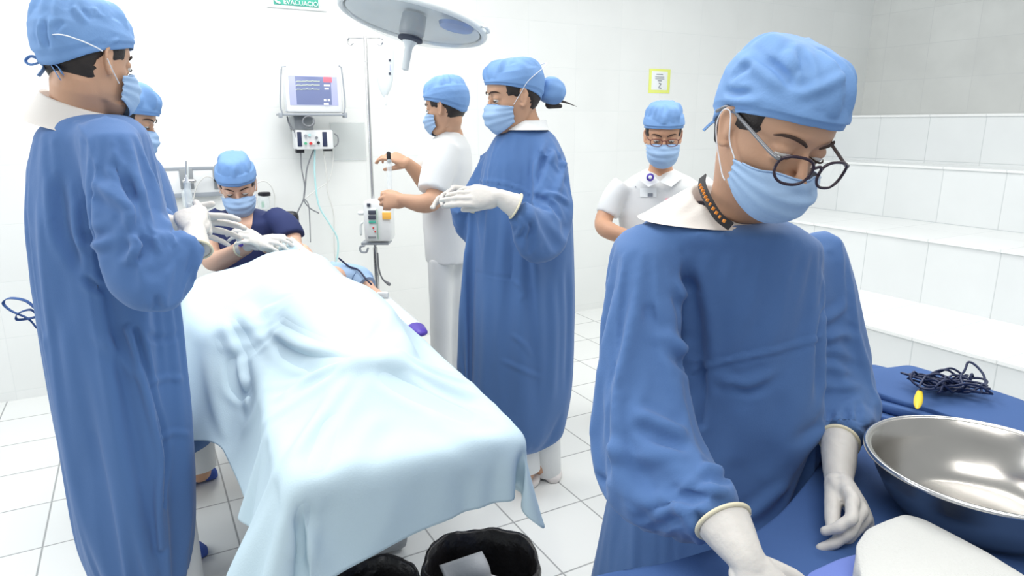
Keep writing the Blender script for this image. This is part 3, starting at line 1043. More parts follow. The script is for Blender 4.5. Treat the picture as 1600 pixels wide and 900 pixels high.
GOWN1 = [([(1062, 395), (1084, 480), (1092, 580), (1080, 680)], .013, -.013), ([(1030, 505), (1055, 535), (1078, 556)], .012, .012), ([(1040, 540), (1070, 575), (1086, 590)], .010, -.008),
         ([(1045, 430), (1062, 455), (1080, 470)], .011, .009), ([(1010, 470), (1022, 500), (1050, 520)], .012, -.006),
         ([(985, 640), (1030, 660), (1082, 682)], .011, .010), ([(985, 662), (1030, 684), (1085, 705)], .010, -.009), ([(945, 700), (1000, 712), (1060, 715)], .012, .006),
         ([(1090, 728), (1130, 742), (1160, 769), (1156, 800)], .011, .012), ([(1060, 770), (1100, 775), (1140, 790)], .010, -.010), ([(1075, 800), (1095, 815), (1108, 838)], .009, -.009),
         ([(1020, 760), (1060, 795), (1090, 825)], .010, .008), ([(950, 690), (990, 760), (1060, 820)], .014, .006),
         ([(975, 400), (965, 500), (965, 600)], .004, .0022, 'none'),
         ([(1080, 577), (1140, 563), (1210, 548), (1284, 527)], .0045, .0040, 'none'), ([(1098, 574), (1099, 620), (1094, 665), (1082, 692)], .007, -.0065, 'none'),
         ([(1115, 582), (1150, 600), (1195, 588), (1215, 568)], .010, .006), ([(1130, 600), (1170, 612), (1200, 600)], .008, -.004), ([(1160, 620), (1150, 700), (1130, 780)], .018, .005), ([(1220, 600), (1210, 680), (1190, 750)], .018, -.005),
         ([(1286, 400), (1288, 470), (1282, 540), (1278, 640)], .010, -.011), ([(1284, 533), (1315, 522), (1346, 536)], .009, .008), ([(1288, 500), (1310, 486), (1325, 468)], .009, .007), ([(1280, 560), (1310, 562), (1345, 580)], .008, -.008),
         ([(1280, 600), (1310, 605), (1350, 600)], .009, .007), ([(1296, 636), (1293, 668)], .005, -.006), ([(1322, 634), (1324, 670)], .005, -.006), ([(1342, 625), (1340, 662)], .005, -.005), ([(1308, 640), (1309, 672)], .005, .005),
         ([(940, 740), (930, 800), (925, 885)], .016, -.007), ([(990, 790), (985, 840), (980, 890)], .014, .006), ([(1150, 810), (1180, 800), (1240, 750)], .012, .006)]
GOWN2 = [([(120, 191), (138, 219), (150, 258)], .005, .003, 'none'), ([(94, 262), (93, 305), (100, 364), (114, 398), (124, 436)], .013, -.016), ([(142, 281), (180, 308), (203, 330), (200, 366)], .013, .014),
         ([(172, 245), (196, 285), (210, 318)], .011, -.012), ([(118, 383), (155, 383), (190, 370)], .010, .008), ([(112, 360), (150, 368), (185, 352)], .010, -.006), ([(203, 362), (213, 384), (193, 419)], .010, .012),
         ([(215, 360), (225, 385), (215, 420)], .008, -.008), ([(241, 366), (248, 398)], .007, .008), ([(265, 362), (275, 388)], .006, .007), ([(127, 432), (165, 452), (241, 452), (290, 418)], .008, -.012),
         ([(120, 300), (118, 350), (128, 400)], .010, .006), ([(60, 300), (70, 400), (85, 520)], .016, .006), ([(40, 320), (52, 420), (70, 560)], .012, -.005), ([(100, 470), (110, 600), (130, 760)], .02, .006),
         ([(200, 515), (222, 595), (242, 670), (251, 720), (248, 783), (252, 855)], .008, .010, 'none'), ([(212, 515), (236, 595), (254, 670), (260, 720), (256, 790)], .007, -.008, 'none'),
         ([(150, 515), (190, 560), (222, 600)], .014, .007), ([(215, 520), (255, 530), (285, 520)], .009, -.005), ([(230, 600), (262, 590), (290, 594)], .008, .004), ([(248, 690), (270, 676), (300, 680)], .008, .004),
         ([(245, 460), (247, 500), (244, 525)], .008, -.010)]
GOWN6 = [([(746, 281), (781, 285), (811, 294), (826, 302)], .005, .0045, 'none'), ([(862, 222), (846, 261), (834, 303)], .011, -.014), ([(887, 231), (874, 291), (862, 318)], .011, .009), ([(832, 306), (862, 320), (878, 345)], .009, -.011),
         ([(845, 300), (872, 306), (892, 320)], .009, .008), ([(796, 368), (842, 388), (880, 362), (900, 314)], .009, -.010), ([(806, 335), (815, 350), (806, 372)], .007, .008), ([(820, 340), (830, 355), (824, 376)], .007, -.008),
         ([(738, 424), (768, 430), (798, 435)], .004, -.003, 'none'), ([(798, 435), (801, 410), (802, 386)], .004, -.003, 'none'), ([(833, 393), (818, 491), (795, 624)], .006, -.006, 'none'), ([(826, 393), (810, 491), (787, 624)], .006, .004, 'none'),
         ([(800, 436), (818, 455), (812, 472)], .008, .005), ([(860, 420), (866, 520), (862, 640)], .016, .006), ([(884, 400), (888, 500), (884, 620)], .014, -.006), ([(760, 440), (758, 540), (752, 640)], .016, .005),
         ([(796, 520), (820, 540), (832, 560)], .009, .004), ([(778, 560), (820, 580), (850, 592)], .009, .004)]
DRAPE_FOLDS = [([(408, 504), (468, 544), (552, 553)], .020, .012), ([(420, 530), (480, 562), (545, 566)], .018, -.010), ([(552, 564), (498, 584), (420, 636)], .018, .009), ([(540, 582), (498, 648), (445, 742)], .020, .007),
               ([(582, 568), (636, 610), (756, 660)], .018, -.009), ([(575, 560), (650, 580), (780, 640)], .022, .006), ([(565, 545), (600, 510), (610, 480)], .020, .007), ([(372, 534), (366, 600), (402, 624)], .016, -.014),
               ([(345, 500), (372, 560), (392, 640)], .018, .012), ([(498, 378), (420, 398), (350, 440)], .016, .012), ([(500, 392), (430, 412), (372, 452)], .014, -.010), ([(370, 470), (400, 520), (440, 560)], .02, .008),
               ([(600, 640), (560, 700), (540, 755)], .022, .005), ([(520, 640), (500, 700), (490, 760)], .022, -.005), ([(655, 640), (720, 680), (800, 690)], .02, .005),
               ([(480, 775), (470, 830), (460, 890)], .014, -.008)]
# ---- the woman in the foreground ---------------------------------------------------
P1 = thing('person', 'large foreground person in glasses, mask and blue gown, looking down at the instrument table', 'person', (.42, 1.30, 0))
h1 = W(1206, 204, 1.065)
R1 = frame_from((.27, -.84, -.42), roll=math.radians(7))
nb1 = W(1150, 345, 1.20)
ch1 = [(W(1150, 430, 1.30), .088), (W(1120, 560, 1.33), .088), (W(1080, 720, 1.36), .088), (np.array([.36, 1.42, .75]), .088)]
body_of(P1, 'skin_tan', h1, R1, .98, ch1, nb1, legs=[([(.36, 1.42, .8), (.36, 1.42, .45), (.36, 1.44, .06)], [.08, .06, .045]), ([(.46, 1.46, .8), (.47, 1.47, .45), (.47, 1.48, .06)], [.08, .06, .045])],
        extra=[([W(1020, 430, 1.23), W(995, 640, 1.08), W(1105, 785, .93)], [.034, .036, .028]), ([W(1268, 430, 1.31), W(1316, 580, 1.29), W(1312, 690, 1.16)], [.034, .036, .028])], voxel=.0034, neckr=.052)
for p, q in (((.36, 1.40, .045), (.38, 1.28, .03)), ((.47, 1.46, .045), (.50, 1.35, .03))):
    part('shoe', tube([np.array(p) - (0, -.06, 0), p, q], [.035, .04, .03], 14, 10, flat=.8), M['shoe'], P1)
face_bits(P1, h1, R1, .98, look=-.9)
cap1 = cap_part(P1, h1, R1, .98, zf=.048, zb=-.045, top=.134, apex=-.034, p=.38, q=.95, puff=.0, back=.030, side=.0, amp=.0035, seed=3, nf=8, grow=1.05, strokes=CAP1)
hair_part(P1, h1, R1, .98)
mk1 = mask_part(P1, h1, R1, .98, ztop=-.028, zbot=-.118, zs0=-.040, zs1=-.078)
straps(P1, mk1, h1, R1, .98, z0=-.040, z1=-.078)
glasses_part(P1, h1, R1, .98, M['frame_glasses'], y=.120, z=-.011, hw=.0285, hh=.0215, cx=.0360, tm=M['temple_grey'], r=.0022)
rg1 = pxrings([(341, 1040, 1235, .085), (352, 1000, 1255, .12), (370, 975, 1285, .135), (400, 965, 1300, .14), (450, 975, 1298, .14), (520, 1000, 1295, .14), (600, 985, 1290, .145),
               (700, 960, 1272, .15), (780, 935, 1235, .155), (860, 915, 1190, .16), (960, 893, 1180, .17), (1150, 880, 1180, .18)],
              [1.20, 1.21, 1.24, 1.26, 1.28, 1.30, 1.31, 1.31, 1.32, 1.34, 1.36, 1.38], .5, fold=.02, nf=6)
sl1 = [([W(1025, 385, 1.22), W(1000, 440, 1.17), W(988, 540, 1.10), W(990, 650, 1.03), W(1035, 735, .96), W(1095, 785, .90), W(1128, 812, .865)],
        [.070, .080, .083, .090, .084, .066, .042], .95),
       ([W(1270, 385, 1.30), W(1290, 440, 1.30), W(1308, 520, 1.29), W(1318, 590, 1.27), W(1318, 640, 1.225), W(1311, 686, 1.168)],
        [.060, .066, .072, .072, .064, .042], .95)]
arm1 = [([W(1010, 400, 1.25), W(1000, 540, 1.13), W(995, 650, 1.05), W(1110, 790, .90), W(1150, 840, .83)], [.055, .050, .048, .036, .034]),
        ([W(1275, 400, 1.32), W(1308, 520, 1.31), W(1318, 590, 1.29), W(1311, 700, 1.15)], [.05, .048, .046, .030])]
gown1 = gown_sim(P1, 'surgical_gown', 'gown', rg1, sl1, arm1, voxel=.0125, grow=.10, bend=.12, pins=[(W(1128, 812, .865), .05), (W(1311, 686, 1.168), .04)], hem=.2, strokes=GOWN1)
collar_part(P1, W(1116, 345, 1.21), .138, .104, W(1141, 319, 1.20), .068, .074, tilt0=(-.04, .02), tilt1=(-.25, .34), m='collar', flare=-1, zp=1.0, strokes=[([(1010, 335), (1050, 315), (1085, 285)], .010, .004), ([(1050, 345), (1080, 325), (1100, 300)], .009, -.004), ([(1100, 352), (1150, 358), (1200, 350)], .006, .003)])
lan = part('lanyard', ribbon([W(1098, 276, 1.25), W(1097, 290, 1.19), W(1106, 312, 1.13), W(1122, 338, 1.095), W(1142, 354, 1.075)], .0075, .0012, 40, up=(.6, -.5, .6)), M['lanyard'], P1)
for k in range(11):
    q = crom([W(1094, 289, 1.165), W(1105, 312, 1.115), W(1123, 337, 1.08), W(1138, 351, 1.062)], 12)[k]
    part('printed_letter', box(q, (.0055, .003, .0050 if k % 3 else .0035), np.array([nrm((.5, 0, .85)), (0, 1, 0), nrm((-.85, 0, .5))]), .0008), M['orange'], lan)
g1 = glove(P1, W(1166, 872, .80), nrm(W(1205, 935, .76) - W(1165, 868, .80)), (-.2, -.3, .9), W(1130, 815, .855), side=-1, cuffr=.040, curl=[(.3, .4, .3)] * 4, s=.95)
g2 = glove(P1, W(1311, 752, 1.06), nrm(W(1352, 812, .960) - W(1311, 752, 1.06)), (.80, .05, .55), W(1311, 690, 1.152), side=1, cuffr=.0375, fat=1.15,
           curl=[(.45, .9, .5), (.85, .5, .3), (1.05, .35, .25), (1.15, .3, .2)], thumb=(.10, .42, .0, .05), s=1.0)

# ---- the man at the left -----------------------------------------------------------
P2 = thing('person', 'tall person at the left edge in long blue gown, back turned, cap tied behind', 'person', (-.98, 1.72, 0))
h2 = W(137, 95, 1.66)
R2 = frame_from((.33, .94, -.14), roll=math.radians(1))
nb2 = W(122, 190, 1.66)
ch2 = [(W(125, 300, 1.70), .088), (W(150, 440, 1.72), .088), (W(180, 600, 1.74), .088), (np.array([-1.0, 1.75, .80]), .088)]
body_of(P2, 'skin_tan', h2, R2, 1.0, ch2, nb2,
        legs=[([(-1.03, 1.64, .80), (-1.03, 1.64, .45), (-1.02, 1.66, .07)], [.065, .055, .045]), ([(-1.0, 1.72, .80), (-1.0, 1.73, .45), (-.99, 1.74, .07)], [.065, .055, .045])],
        extra=[([W(180, 240, 1.58), W(205, 420, 1.50), W(280, 395, 1.54)], [.04, .036, .026])], voxel=.0036, neckr=.060)
face_bits(P2, h2, R2, 1.0, look=-.6)
hair_part(P2, h2, R2, 1.0, thick=.003)
cap2 = cap_part(P2, h2, R2, 1.02, zf=.044, zb=-.030, top=.136, apex=-.028, p=.38, q=.85, puff=.05, back=.022, amp=.003, seed=11, nf=7, grow=1.07, strokes=CAP2)
mk2 = mask_part(P2, h2, R2, 1.0)
rg2 = pxrings([(178, 88, 200, .09), (190, 72, 222, .12), (212, 50, 242, .14), (260, 33, 262, .155), (330, 27, 278, .165), (420, 36, 288, .17), (500, 50, 292, .175), (600, 70, 294, .18),
               (700, 90, 297, .185), (780, 104, 297, .19), (830, 112, 295, .19)], 1.68, .5, fold=.018, nf=6, ph=1.0)
sl2 = [([W(165, 215, 1.60), W(185, 270, 1.53), W(200, 350, 1.48), W(222, 412, 1.46), W(262, 408, 1.50), W(294, 387, 1.55), W(302, 380, 1.565)],
        [.070, .082, .086, .080, .062, .047, .045], .95)]
arm2 = [([W(170, 225, 1.60), W(195, 340, 1.50), W(222, 408, 1.48), W(300, 380, 1.56)], [.06, .052, .048, .032])]
gown2 = gown_sim(P2, 'surgical_gown', 'gown', rg2, sl2, arm2, voxel=.0135, grow=.10, bend=.12, pins=[(W(302, 380, 1.565), .05)], hem=.2, strokes=GOWN2)
collar_part(P2, W(128, 193, 1.67), .128, .12, W(128, 160, 1.67), .078, .085, tilt0=(-.25, .1), tilt1=(-.38, 0))
for P_ in ([W(62, 92, 1.60), W(48, 88, 1.59), W(40, 95, 1.585), W(48, 101, 1.59), W(64, 97, 1.60)], [W(70, 98, 1.60), W(68, 108, 1.59), W(60, 119, 1.585)],
           [W(78, 98, 1.59), W(84, 108, 1.57), W(94, 124, 1.56)], [W(74, 100, 1.59), W(90, 104, 1.57), W(98, 116, 1.565)]):
    part('cap_tie', ribbon(P_, .0055, up=(.2, -.9, .5)), M['cap'], cap2)
part('cap_knot', put(ell((0, 0, 0), (.014, .012, .012)), W(72, 97, 1.60), np.eye(3)), M['cap'], cap2, sharp=0)
st2 = part('tie_strap', tube([W(160, 80, 1.555), W(150, 74, 1.535), W(125, 63, 1.53), W(95, 54, 1.535), (W(68, 56, 1.57))], .0013, 6, 40), M['strap'], mk2, sharp=0)
part('ear_strap', tube([W(168, 92, 1.56), W(176, 110, 1.585), W(186, 130, 1.615)], .0011, 6, 20), M['strap'], mk2, sharp=0)
glove(P2, W(304, 362, 1.60), nrm(W(296, 325, 1.68) - W(304, 362, 1.60)), (.35, -.85, .2), W(301, 390, 1.56), side=1, cuffr=.042,
      curl=[(1.0, 1.1, .6), (1.05, 1.1, .6), (1.1, 1.1, .6), (1.1, 1.1, .6)], thumb=(.1, -.1, .1, .2), s=.98)
glove(P2, W(268, 350, 1.76), nrm(W(320, 352, 1.80) - W(268, 350, 1.76)), (-.1, .9, .35), W(240, 348, 1.74), side=1, cuffr=.036, curl=[(.25, .3, .2), (.2, .3, .2), (.2, .25, .2), (.2, .25, .2)], splay=(.2, .07, -.07, -.2), thumb=(.9, .2, .2, .2), s=.98)
for p, q in ((W(240, 885, 1.95), W(262, 865, 2.02)), (W(268, 868, 2.02), W(305, 856, 2.10))): pass

# ---- woman behind him --------------------------------------------------------------
P3 = thing('person', 'person in blue gown and mask partly hidden behind the tall person at left', 'person', (-1.30, 2.42, 0))
h3 = W(196, 186, 2.36)
R3 = frame_from((.92, .22, -.32), roll=math.radians(0))
nb3 = W(200, 240, 2.42)
ch3 = [(W(215, 330, 2.46), .088), (W(226, 450, 2.46), .088), (np.array([-1.33, 2.46, .80]), .088)]
body_of(P3, 'skin_tan', h3, R3, .95, ch3, nb3, legs=[([(-1.36, 2.46, .8), (-1.36, 2.47, .07)], [.07, .045]), ([(-1.28, 2.48, .8), (-1.28, 2.5, .07)], [.07, .045])], voxel=.0045, neckr=.05)
face_bits(P3, h3, R3, .95, look=-.8)
hair_part(P3, h3, R3, .95)
cap3 = cap_part(P3, h3, R3, .98, zf=.042, zb=-.030, top=.135, apex=-.035, p=.50, q=.95, puff=.08, back=.050, amp=.005, seed=21, nf=7, grow=1.06)
mk3 = mask_part(P3, h3, R3, .95)
straps(P3, mk3, h3, R3, .95)
rg3 = pxrings([(236, 180, 228, .07), (248, 165, 248, .10), (268, 155, 262, .13), (300, 150, 275, .15), (340, 148, 285, .16), (420, 150, 303, .17), (520, 158, 310, .18), (620, 165, 320, .19), (668, 170, 325, .19)],
              2.45, .5, fold=.02, nf=6, ph=2)
gown3 = gown_sim(P3, 'surgical_gown', 'gown', rg3, [([W(215, 265, 2.32), W(228, 330, 2.25), W(262, 350, 2.22)], [.07, .075, .045], .95)], [], voxel=.017, grow=.06, bend=.12, frames=16, pins=[(W(262, 350, 2.22), .06)], hem=.45, scale=.9)
collar_part(P3, W(203, 246, 2.43), .085, .085, W(205, 226, 2.42), .060, .060, m='white_cloth')

# ---- seated anaesthetist ------------------------------------------------------------
P4 = thing('person', 'seated person in navy scrubs, cap and mask at the head of the covered bed', 'person', (-1.2, 3.05, 0))
h4 = W(371, 290, 2.98)
R4 = frame_from((.30, -.85, -.36), roll=math.radians(-3))
nb4 = W(374, 332, 3.02)
body_of.more = []
hg, _ = None, None
ch4 = [(W(384, 365, 3.04), .088), (W(384, 410, 3.06), .088), (W(384, 470, 3.08), .088)]
body_of(P4, 'skin_light', h4, R4, .95, ch4, nb4,
        extra=[([W(335, 345, 3.0), W(328, 378, 2.95), W(335, 408, 2.86), W(385, 386, 2.68)], [.036, .044, .045, .030]),
               ([W(440, 342, 3.02), W(455, 372, 2.98), W(450, 400, 2.85), W(418, 385, 2.68)], [.036, .044, .042, .030])],
        legs=[([W(370, 480, 3.05), W(355, 500, 2.85), W(355, 600, 2.95)], [.08, .07, .05]), ([W(400, 480, 3.05), W(403, 500, 2.85), W(403, 600, 2.95)], [.08, .07, .05])], voxel=.0045, neckr=.05)
face_bits(P4, h4, R4, .95, look=-.8)
hair_part(P4, h4, R4, .95)
cap4 = cap_part(P4, h4, R4, .97, zf=.042, zb=-.01, top=.142, apex=-.03, p=.30, q=.9, puff=-.04, back=.01, amp=.002, seed=31, grow=1.05)
mk4 = mask_part(P4, h4, R4, .97)
straps(P4, mk4, h4, R4, .95)


def vneck(me):
    """Open the V neck by folding the front of the scrub top down to a point."""
    V = getv(me)
    return V


rg4 = pxrings([(326, 352, 398, .07), (334, 335, 425, .10), (345, 328, 444, .125), (365, 334, 442, .13), (400, 338, 436, .135), (440, 336, 436, .14), (480, 330, 440, .16)], 3.04, .5)
scrub4 = garment(P4, 'scrub_top', 'navy', rg4, [([W(350, 340, 3.03), W(330, 356, 2.99), W(325, 376, 2.96)], [.065, .068, .070], .9), ([W(425, 340, 3.04), W(446, 354, 3.0), W(455, 372, 2.97)], [.065, .068, .070], .9)],
                 voxel=.009, rip=(.003, .06), seed=4)
garment(P4, 'scrub_trousers', 'navy', pxrings([(470, 325, 440, .17), (520, 325, 440, .2)], 3.04, .5, n=40), [([W(355, 485, 3.0), W(352, 500, 2.85), W(352, 600, 2.95)], [.11, .10, .075], 1), ([W(405, 485, 3.0), W(405, 500, 2.85), W(405, 600, 2.95)], [.11, .10, .075], 1)], voxel=.014, rip=(.004, .08), seed=14)
# skin shows in the V of the neckline
vp = [(355, 331), (362, 350), (374, 372), (382, 392), (388, 372), (394, 350), (396, 329), (376, 326)]


def decal_on(over, poly, lift, m, name, pa, th=.0012, n=10):
    """A patch lying on a surface, outlined by points seen in the photograph."""
    me = over.data
    bv = BVHTree.FromPolygons(getv(me).tolist(), [tuple(p.vertices) for p in me.polygons])
    poly = np.array(poly, float); c = poly.mean(0)
    m_ = len(poly); V = []; Fc = []
    ringsn = n
    for k in range(ringsn + 1):
        s = k / ringsn
        for p in poly: V.append(c + (p - c) * s)
    for k in range(ringsn):
        for j in range(m_):
            a = k * m_ + j; b = k * m_ + (j + 1) % m_
            Fc.append((a, b, b + m_, a + m_))
    P = []; last = None
    for x, y in V:
        d = nrm(ray(x, y)); h = bv.ray_cast(Vector(CAM), Vector(d))
        if h[0] is not None: last = h[3]; P.append(CAM + d * (h[3] - lift))
        else: P.append(CAM + d * ((last or 1) - lift))
    o = part(name, (np.array(P), Fc), M[m], pa, sharp=0)
    return o


def dense(poly, k=6):
    poly = np.array(poly, float); out = []
    for i in range(len(poly)):
        a, b = poly[i], poly[(i + 1) % len(poly)]
        for t in range(k): out.append(a + (b - a) * t / k)
    return out


decal_on(scrub4, dense(vp), .004, 'skin_light', 'neck_skin', P4)
glove(P4, W(396, 380, 2.66), nrm((.8, -.3, .15)), (-.1, -.5, .8), W(376, 388, 2.70), side=-1, cuffr=.034, curl=[(.3, .5, .3)] * 4, s=.95, voxel=.004)
glove(P4, W(418, 384, 2.66), nrm((-.5, -.5, .5)), (.3, -.5, .8), W(432, 392, 2.70), side=1, cuffr=.034, curl=[(.5, .6, .4)] * 4, s=.95, voxel=.004)

# ---- man in white at the back --------------------------------------------------------
P5 = thing('person', 'person in white uniform at the infusion pump, holding up a syringe', 'person', (-.30, 3.22, 0))
h5 = W(697, 168, 3.20)
R5 = frame_from((-.88, .36, -.12))
nb5 = W(703, 204, 3.24)
ch5 = [(W(704, 280, 3.26), .088), (W(700, 380, 3.27), .088), (W(699, 415, 3.26), .07)]
hr, _ = hand_geo(W(632, 313, 2.98), nrm((-1, .05, .0)), (.0, -.9, .3), side=1, curl=[(.9, 1.0, .5)] * 4, thumb=(.5, .3, .3, .3), s=1.0)
hl, _ = hand_geo(W(640, 256, 3.28), nrm((-1, .0, .45)), (.2, -.5, .8), side=-1, curl=[(.3, .5, .4), (.5, .6, .4), (.6, .7, .4), (.7, .7, .4)], thumb=(.3, .6, .1, .1), s=1.0)
body_of.more = [hr, hl]
body_of(P5, 'skin_tan', h5, R5, .98, ch5, nb5,
        extra=[([W(697, 240, 3.16), W(681, 304, 3.04), W(662, 318, 2.98), W(628, 312, 2.98)], [.040, .046, .043, .027]),
               ([W(690, 245, 3.34), W(670, 288, 3.36), W(650, 268, 3.32), W(636, 254, 3.28)], [.038, .040, .036, .026])],
        legs=[([W(689, 430, 3.20), W(688, 520, 3.20), W(688, 620, 3.20)], [.06, .045, .035]), ([W(708, 430, 3.32), W(710, 520, 3.32), W(712, 620, 3.32)], [.06, .045, .035])], voxel=.0042, neckr=.050)
face_bits(P5, h5, R5, .98)
hair_part(P5, h5, R5, .98)
cap5 = cap_part(P5, h5, R5, 1.0, zf=.045, zb=-.032, top=.140, apex=-.02, p=.52, q=.9, puff=.04, back=.02, amp=.003, seed=41, grow=1.05)
mk5 = mask_part(P5, h5, R5, .98)
rg5 = pxrings([(204, 690, 716, .07), (214, 678, 728, .10), (230, 668, 736, .13), (255, 662, 739, .15), (300, 660, 738, .155), (350, 660, 735, .155), (385, 662, 735, .16), (405, 664, 737, .165)], 3.25, .5)
shirt5 = garment(P5, 'white_shirt', 'white_cloth', rg5, [([W(695, 228, 3.16), W(686, 262, 3.10), W(676, 300, 3.04)], [.075, .080, .072], .95), ([W(684, 228, 3.36), W(672, 258, 3.38), W(668, 272, 3.37)], [.07, .072, .065], .95)],
                 voxel=.009, rip=(.003, .07), seed=5)
for k, (xs, d) in enumerate((((668, 706), 3.20), ((694, 728), 3.32))):
    rg = pxrings([(398, xs[0] - 2, xs[1] + 6, .11), (450, xs[0], xs[1] + 3, .11), (520, xs[0] + 4, xs[1], .10), (600, xs[0] + 8, xs[1] - 1, .09), (655, xs[0] + 9, xs[1], .085)], d, .5, n=40)
    if k == 0: legs5 = rg
    else: legs5b = rg
garment(P5, 'white_trousers', 'white_cloth', legs5, voxel=.010, rip=(.006, .09), seed=6, extra=lambda g: g.add(*loft(legs5b)))

# ---- gowned woman, centre -------------------------------------------------------------
P6 = thing('person', 'person in blue gown right of the covered bed, gloved hands held out', 'person', (.04, 2.52, 0))
h6 = W(803, 150, 2.48)
R6 = frame_from((-.92, -.30, -.16), roll=math.radians(2))
nb6 = W(826, 205, 2.50)
ch6 = [(W(822, 290, 2.52), .088), (W(820, 400, 2.53), .088), (np.array([.04, 2.55, .8]), .088)]
body_of(P6, 'skin_tan', h6, R6, 1.0, ch6, nb6, legs=[([(0, 2.52, .8), (0.05, 2.5, .07)], [.08, .045]), ([(.1, 2.6, .8), (.12, 2.56, .07)], [.08, .045])],
        extra=[([W(852, 250, 2.46), W(848, 350, 2.30), W(822, 340, 2.22)], [.034, .036, .028])], voxel=.004, neckr=.050)
face_bits(P6, h6, R6, 1.0)
hair_part(P6, h6, R6, 1.0)
cap6 = cap_part(P6, h6, R6, 1.0, zf=.052, zb=-.030, top=.128, apex=-.02, p=.52, q=.95, puff=.05, back=.030, amp=.003, seed=51, grow=1.05)
bm_ = G().add(*put(ell((0, -.145, -.004), (.046, .050, .050), None, 48, 32), h6, R6)).mesh('bun_cover'); ripple(bm_, .004, .022, 8); link('bun_cover', bm_, M['cap'], cap6)
part('loose_hair', tube([h6 + np.array([0, -.165, -.04]) @ R6, h6 + np.array([0, -.20, -.055]) @ R6, h6 + np.array([.01, -.24, -.075]) @ R6], [.006, .003, .0005], 8, 12), M['hair'], P6, sharp=0)
part('loose_hair', tube([h6 + np.array([0, -.13, -.05]) @ R6, h6 + np.array([0, -.17, -.062]) @ R6], [.016, .008], 10, 8), M['hair'], P6, sharp=0)
mk6 = mask_part(P6, h6, R6, 1.0)
straps(P6, mk6, h6, R6, 1.0, 'tie')
rg6 = pxrings([(193, 803, 842, .060), (200, 790, 854, .085), (212, 774, 868, .105), (228, 760, 882, .125), (250, 749, 893, .145), (300, 741, 902, .16), (380, 734, 907, .165), (450, 728, 908, .17), (550, 723, 908, .175), (600, 722, 905, .175), (634, 722, 900, .175)],
              2.52, .5, fold=.018, nf=6, ph=3)
sl6 = [([W(858, 228, 2.42), W(868, 280, 2.36), W(860, 345, 2.28), W(838, 358, 2.22), W(808, 330, 2.165)], [.066, .076, .080, .070, .047], .95),
       ([W(770, 240, 2.60), W(745, 300, 2.62), W(730, 335, 2.58), W(716, 318, 2.50)], [.06, .062, .058, .040], .95)]
arm6 = [([W(850, 240, 2.46), W(858, 300, 2.36), W(852, 352, 2.27), W(805, 325, 2.15)], [.05, .046, .044, .03]), ([W(780, 245, 2.58), W(745, 300, 2.60), W(730, 333, 2.57), W(712, 316, 2.49)], [.045, .04, .04, .03])]
gown6 = gown_sim(P6, 'surgical_gown', 'gown', rg6, sl6, arm6, voxel=.0155, grow=.09, bend=.12, pins=[(W(808, 330, 2.165), .055), (W(716, 318, 2.50), .05)], hem=.3, strokes=GOWN6)
collar_part(P6, W(822, 203, 2.49), .084, .080, W(828, 188, 2.50), .060, .060, m='white_cloth', flare=-1, zp=.9)
glove(P6, W(780, 308, 2.15), nrm((-1, -.02, .05)), (.1, -.85, .5), W(806, 322, 2.16), side=-1, cuffr=.042, curl=[(.10, .15, .1), (.14, .2, .1), (.2, .3, .2), (.3, .4, .3)], splay=(.0, .0, .0, .0), thumb=(.18, .35, .05, .1), s=1.0, voxel=.0028)
glove(P6, W(742, 304, 2.36), nrm((-1, -.15, .08)), (.1, .75, .6), W(742, 320, 2.50), side=1, cuffr=.034, curl=[(.3, .4, .3), (.5, .6, .3), (.7, .7, .3), (.8, .8, .4)], splay=(.05, .02, -.02, -.05), thumb=(.3, .3, .2, .2), s=.95, voxel=.0028)

# ---- woman in white with glasses, back ---------------------------------------------------
P7 = thing('person', 'person in white uniform with glasses and badge beneath the yellow wall note', 'person', (.66, 3.08, 0))
h7 = W(1036, 212, 2.98)
R7 = frame_from((-.14, -.93, -.22))
nb7 = W(1032, 266, 3.05)
ch7 = [(W(1030, 330, 3.08), .088), (W(1030, 420, 3.08), .088), (np.array([.66, 3.1, .75]), .088)]
body_of(P7, 'skin', h7, R7, .97, ch7, nb7, legs=[([(.60, 3.1, .75), (.60, 3.1, .07)], [.07, .045]), ([(.74, 3.1, .75), (.74, 3.1, .07)], [.07, .045])],
        extra=[([W(966, 296, 3.06), W(943, 345, 3.02), W(955, 362, 2.92), W(1000, 374, 2.84)], [.036, .040, .038, .026]), ([W(1100, 298, 3.07), W(1118, 345, 3.02), W(1060, 374, 2.84)], [.034, .040, .028])], voxel=.0042, neckr=.05)
face_bits(P7, h7, R7, .97, look=-.35)
hair_part(P7, h7, R7, .97)
cap7 = cap_part(P7, h7, R7, 1.0, zf=.050, zb=0, top=.140, apex=-.02, p=.36, q=.9, puff=.0, back=.02, amp=.003, seed=61, grow=1.045)
mk7 = mask_part(P7, h7, R7, 1.0)
glasses_part(P7, h7, R7, .97, M['frame_brown'], y=.112, z=-.004, hh=.016, hw=.025, cx=.034, r=.0018)
rg7 = pxrings([(264, 1010, 1052, .07), (276, 985, 1080, .10), (290, 966, 1100, .12), (330, 962, 1108, .135), (380, 970, 1100, .135), (430, 965, 1105, .14)], 3.08, .5)
shirt7 = garment(P7, 'white_blouse', 'white_cloth', rg7, [([W(975, 290, 3.07), W(958, 310, 3.06), W(948, 336, 3.04)], [.060, .060, .058], .95), ([W(1090, 290, 3.07), W(1108, 310, 3.06), W(1116, 336, 3.04)], [.065, .066, .064], .95)],
                 voxel=.009, rip=(.003, .06), seed=8)
rgs = pxrings([(378, 962, 1108, .14), (430, 945, 1118, .16), (500, 940, 1120, .17), (600, 945, 1112, .16)], 3.10, .5, fold=.02)
garment(P7, 'white_skirt', 'white_cloth', rgs, voxel=.011, rip=(.003, .09), seed=9)

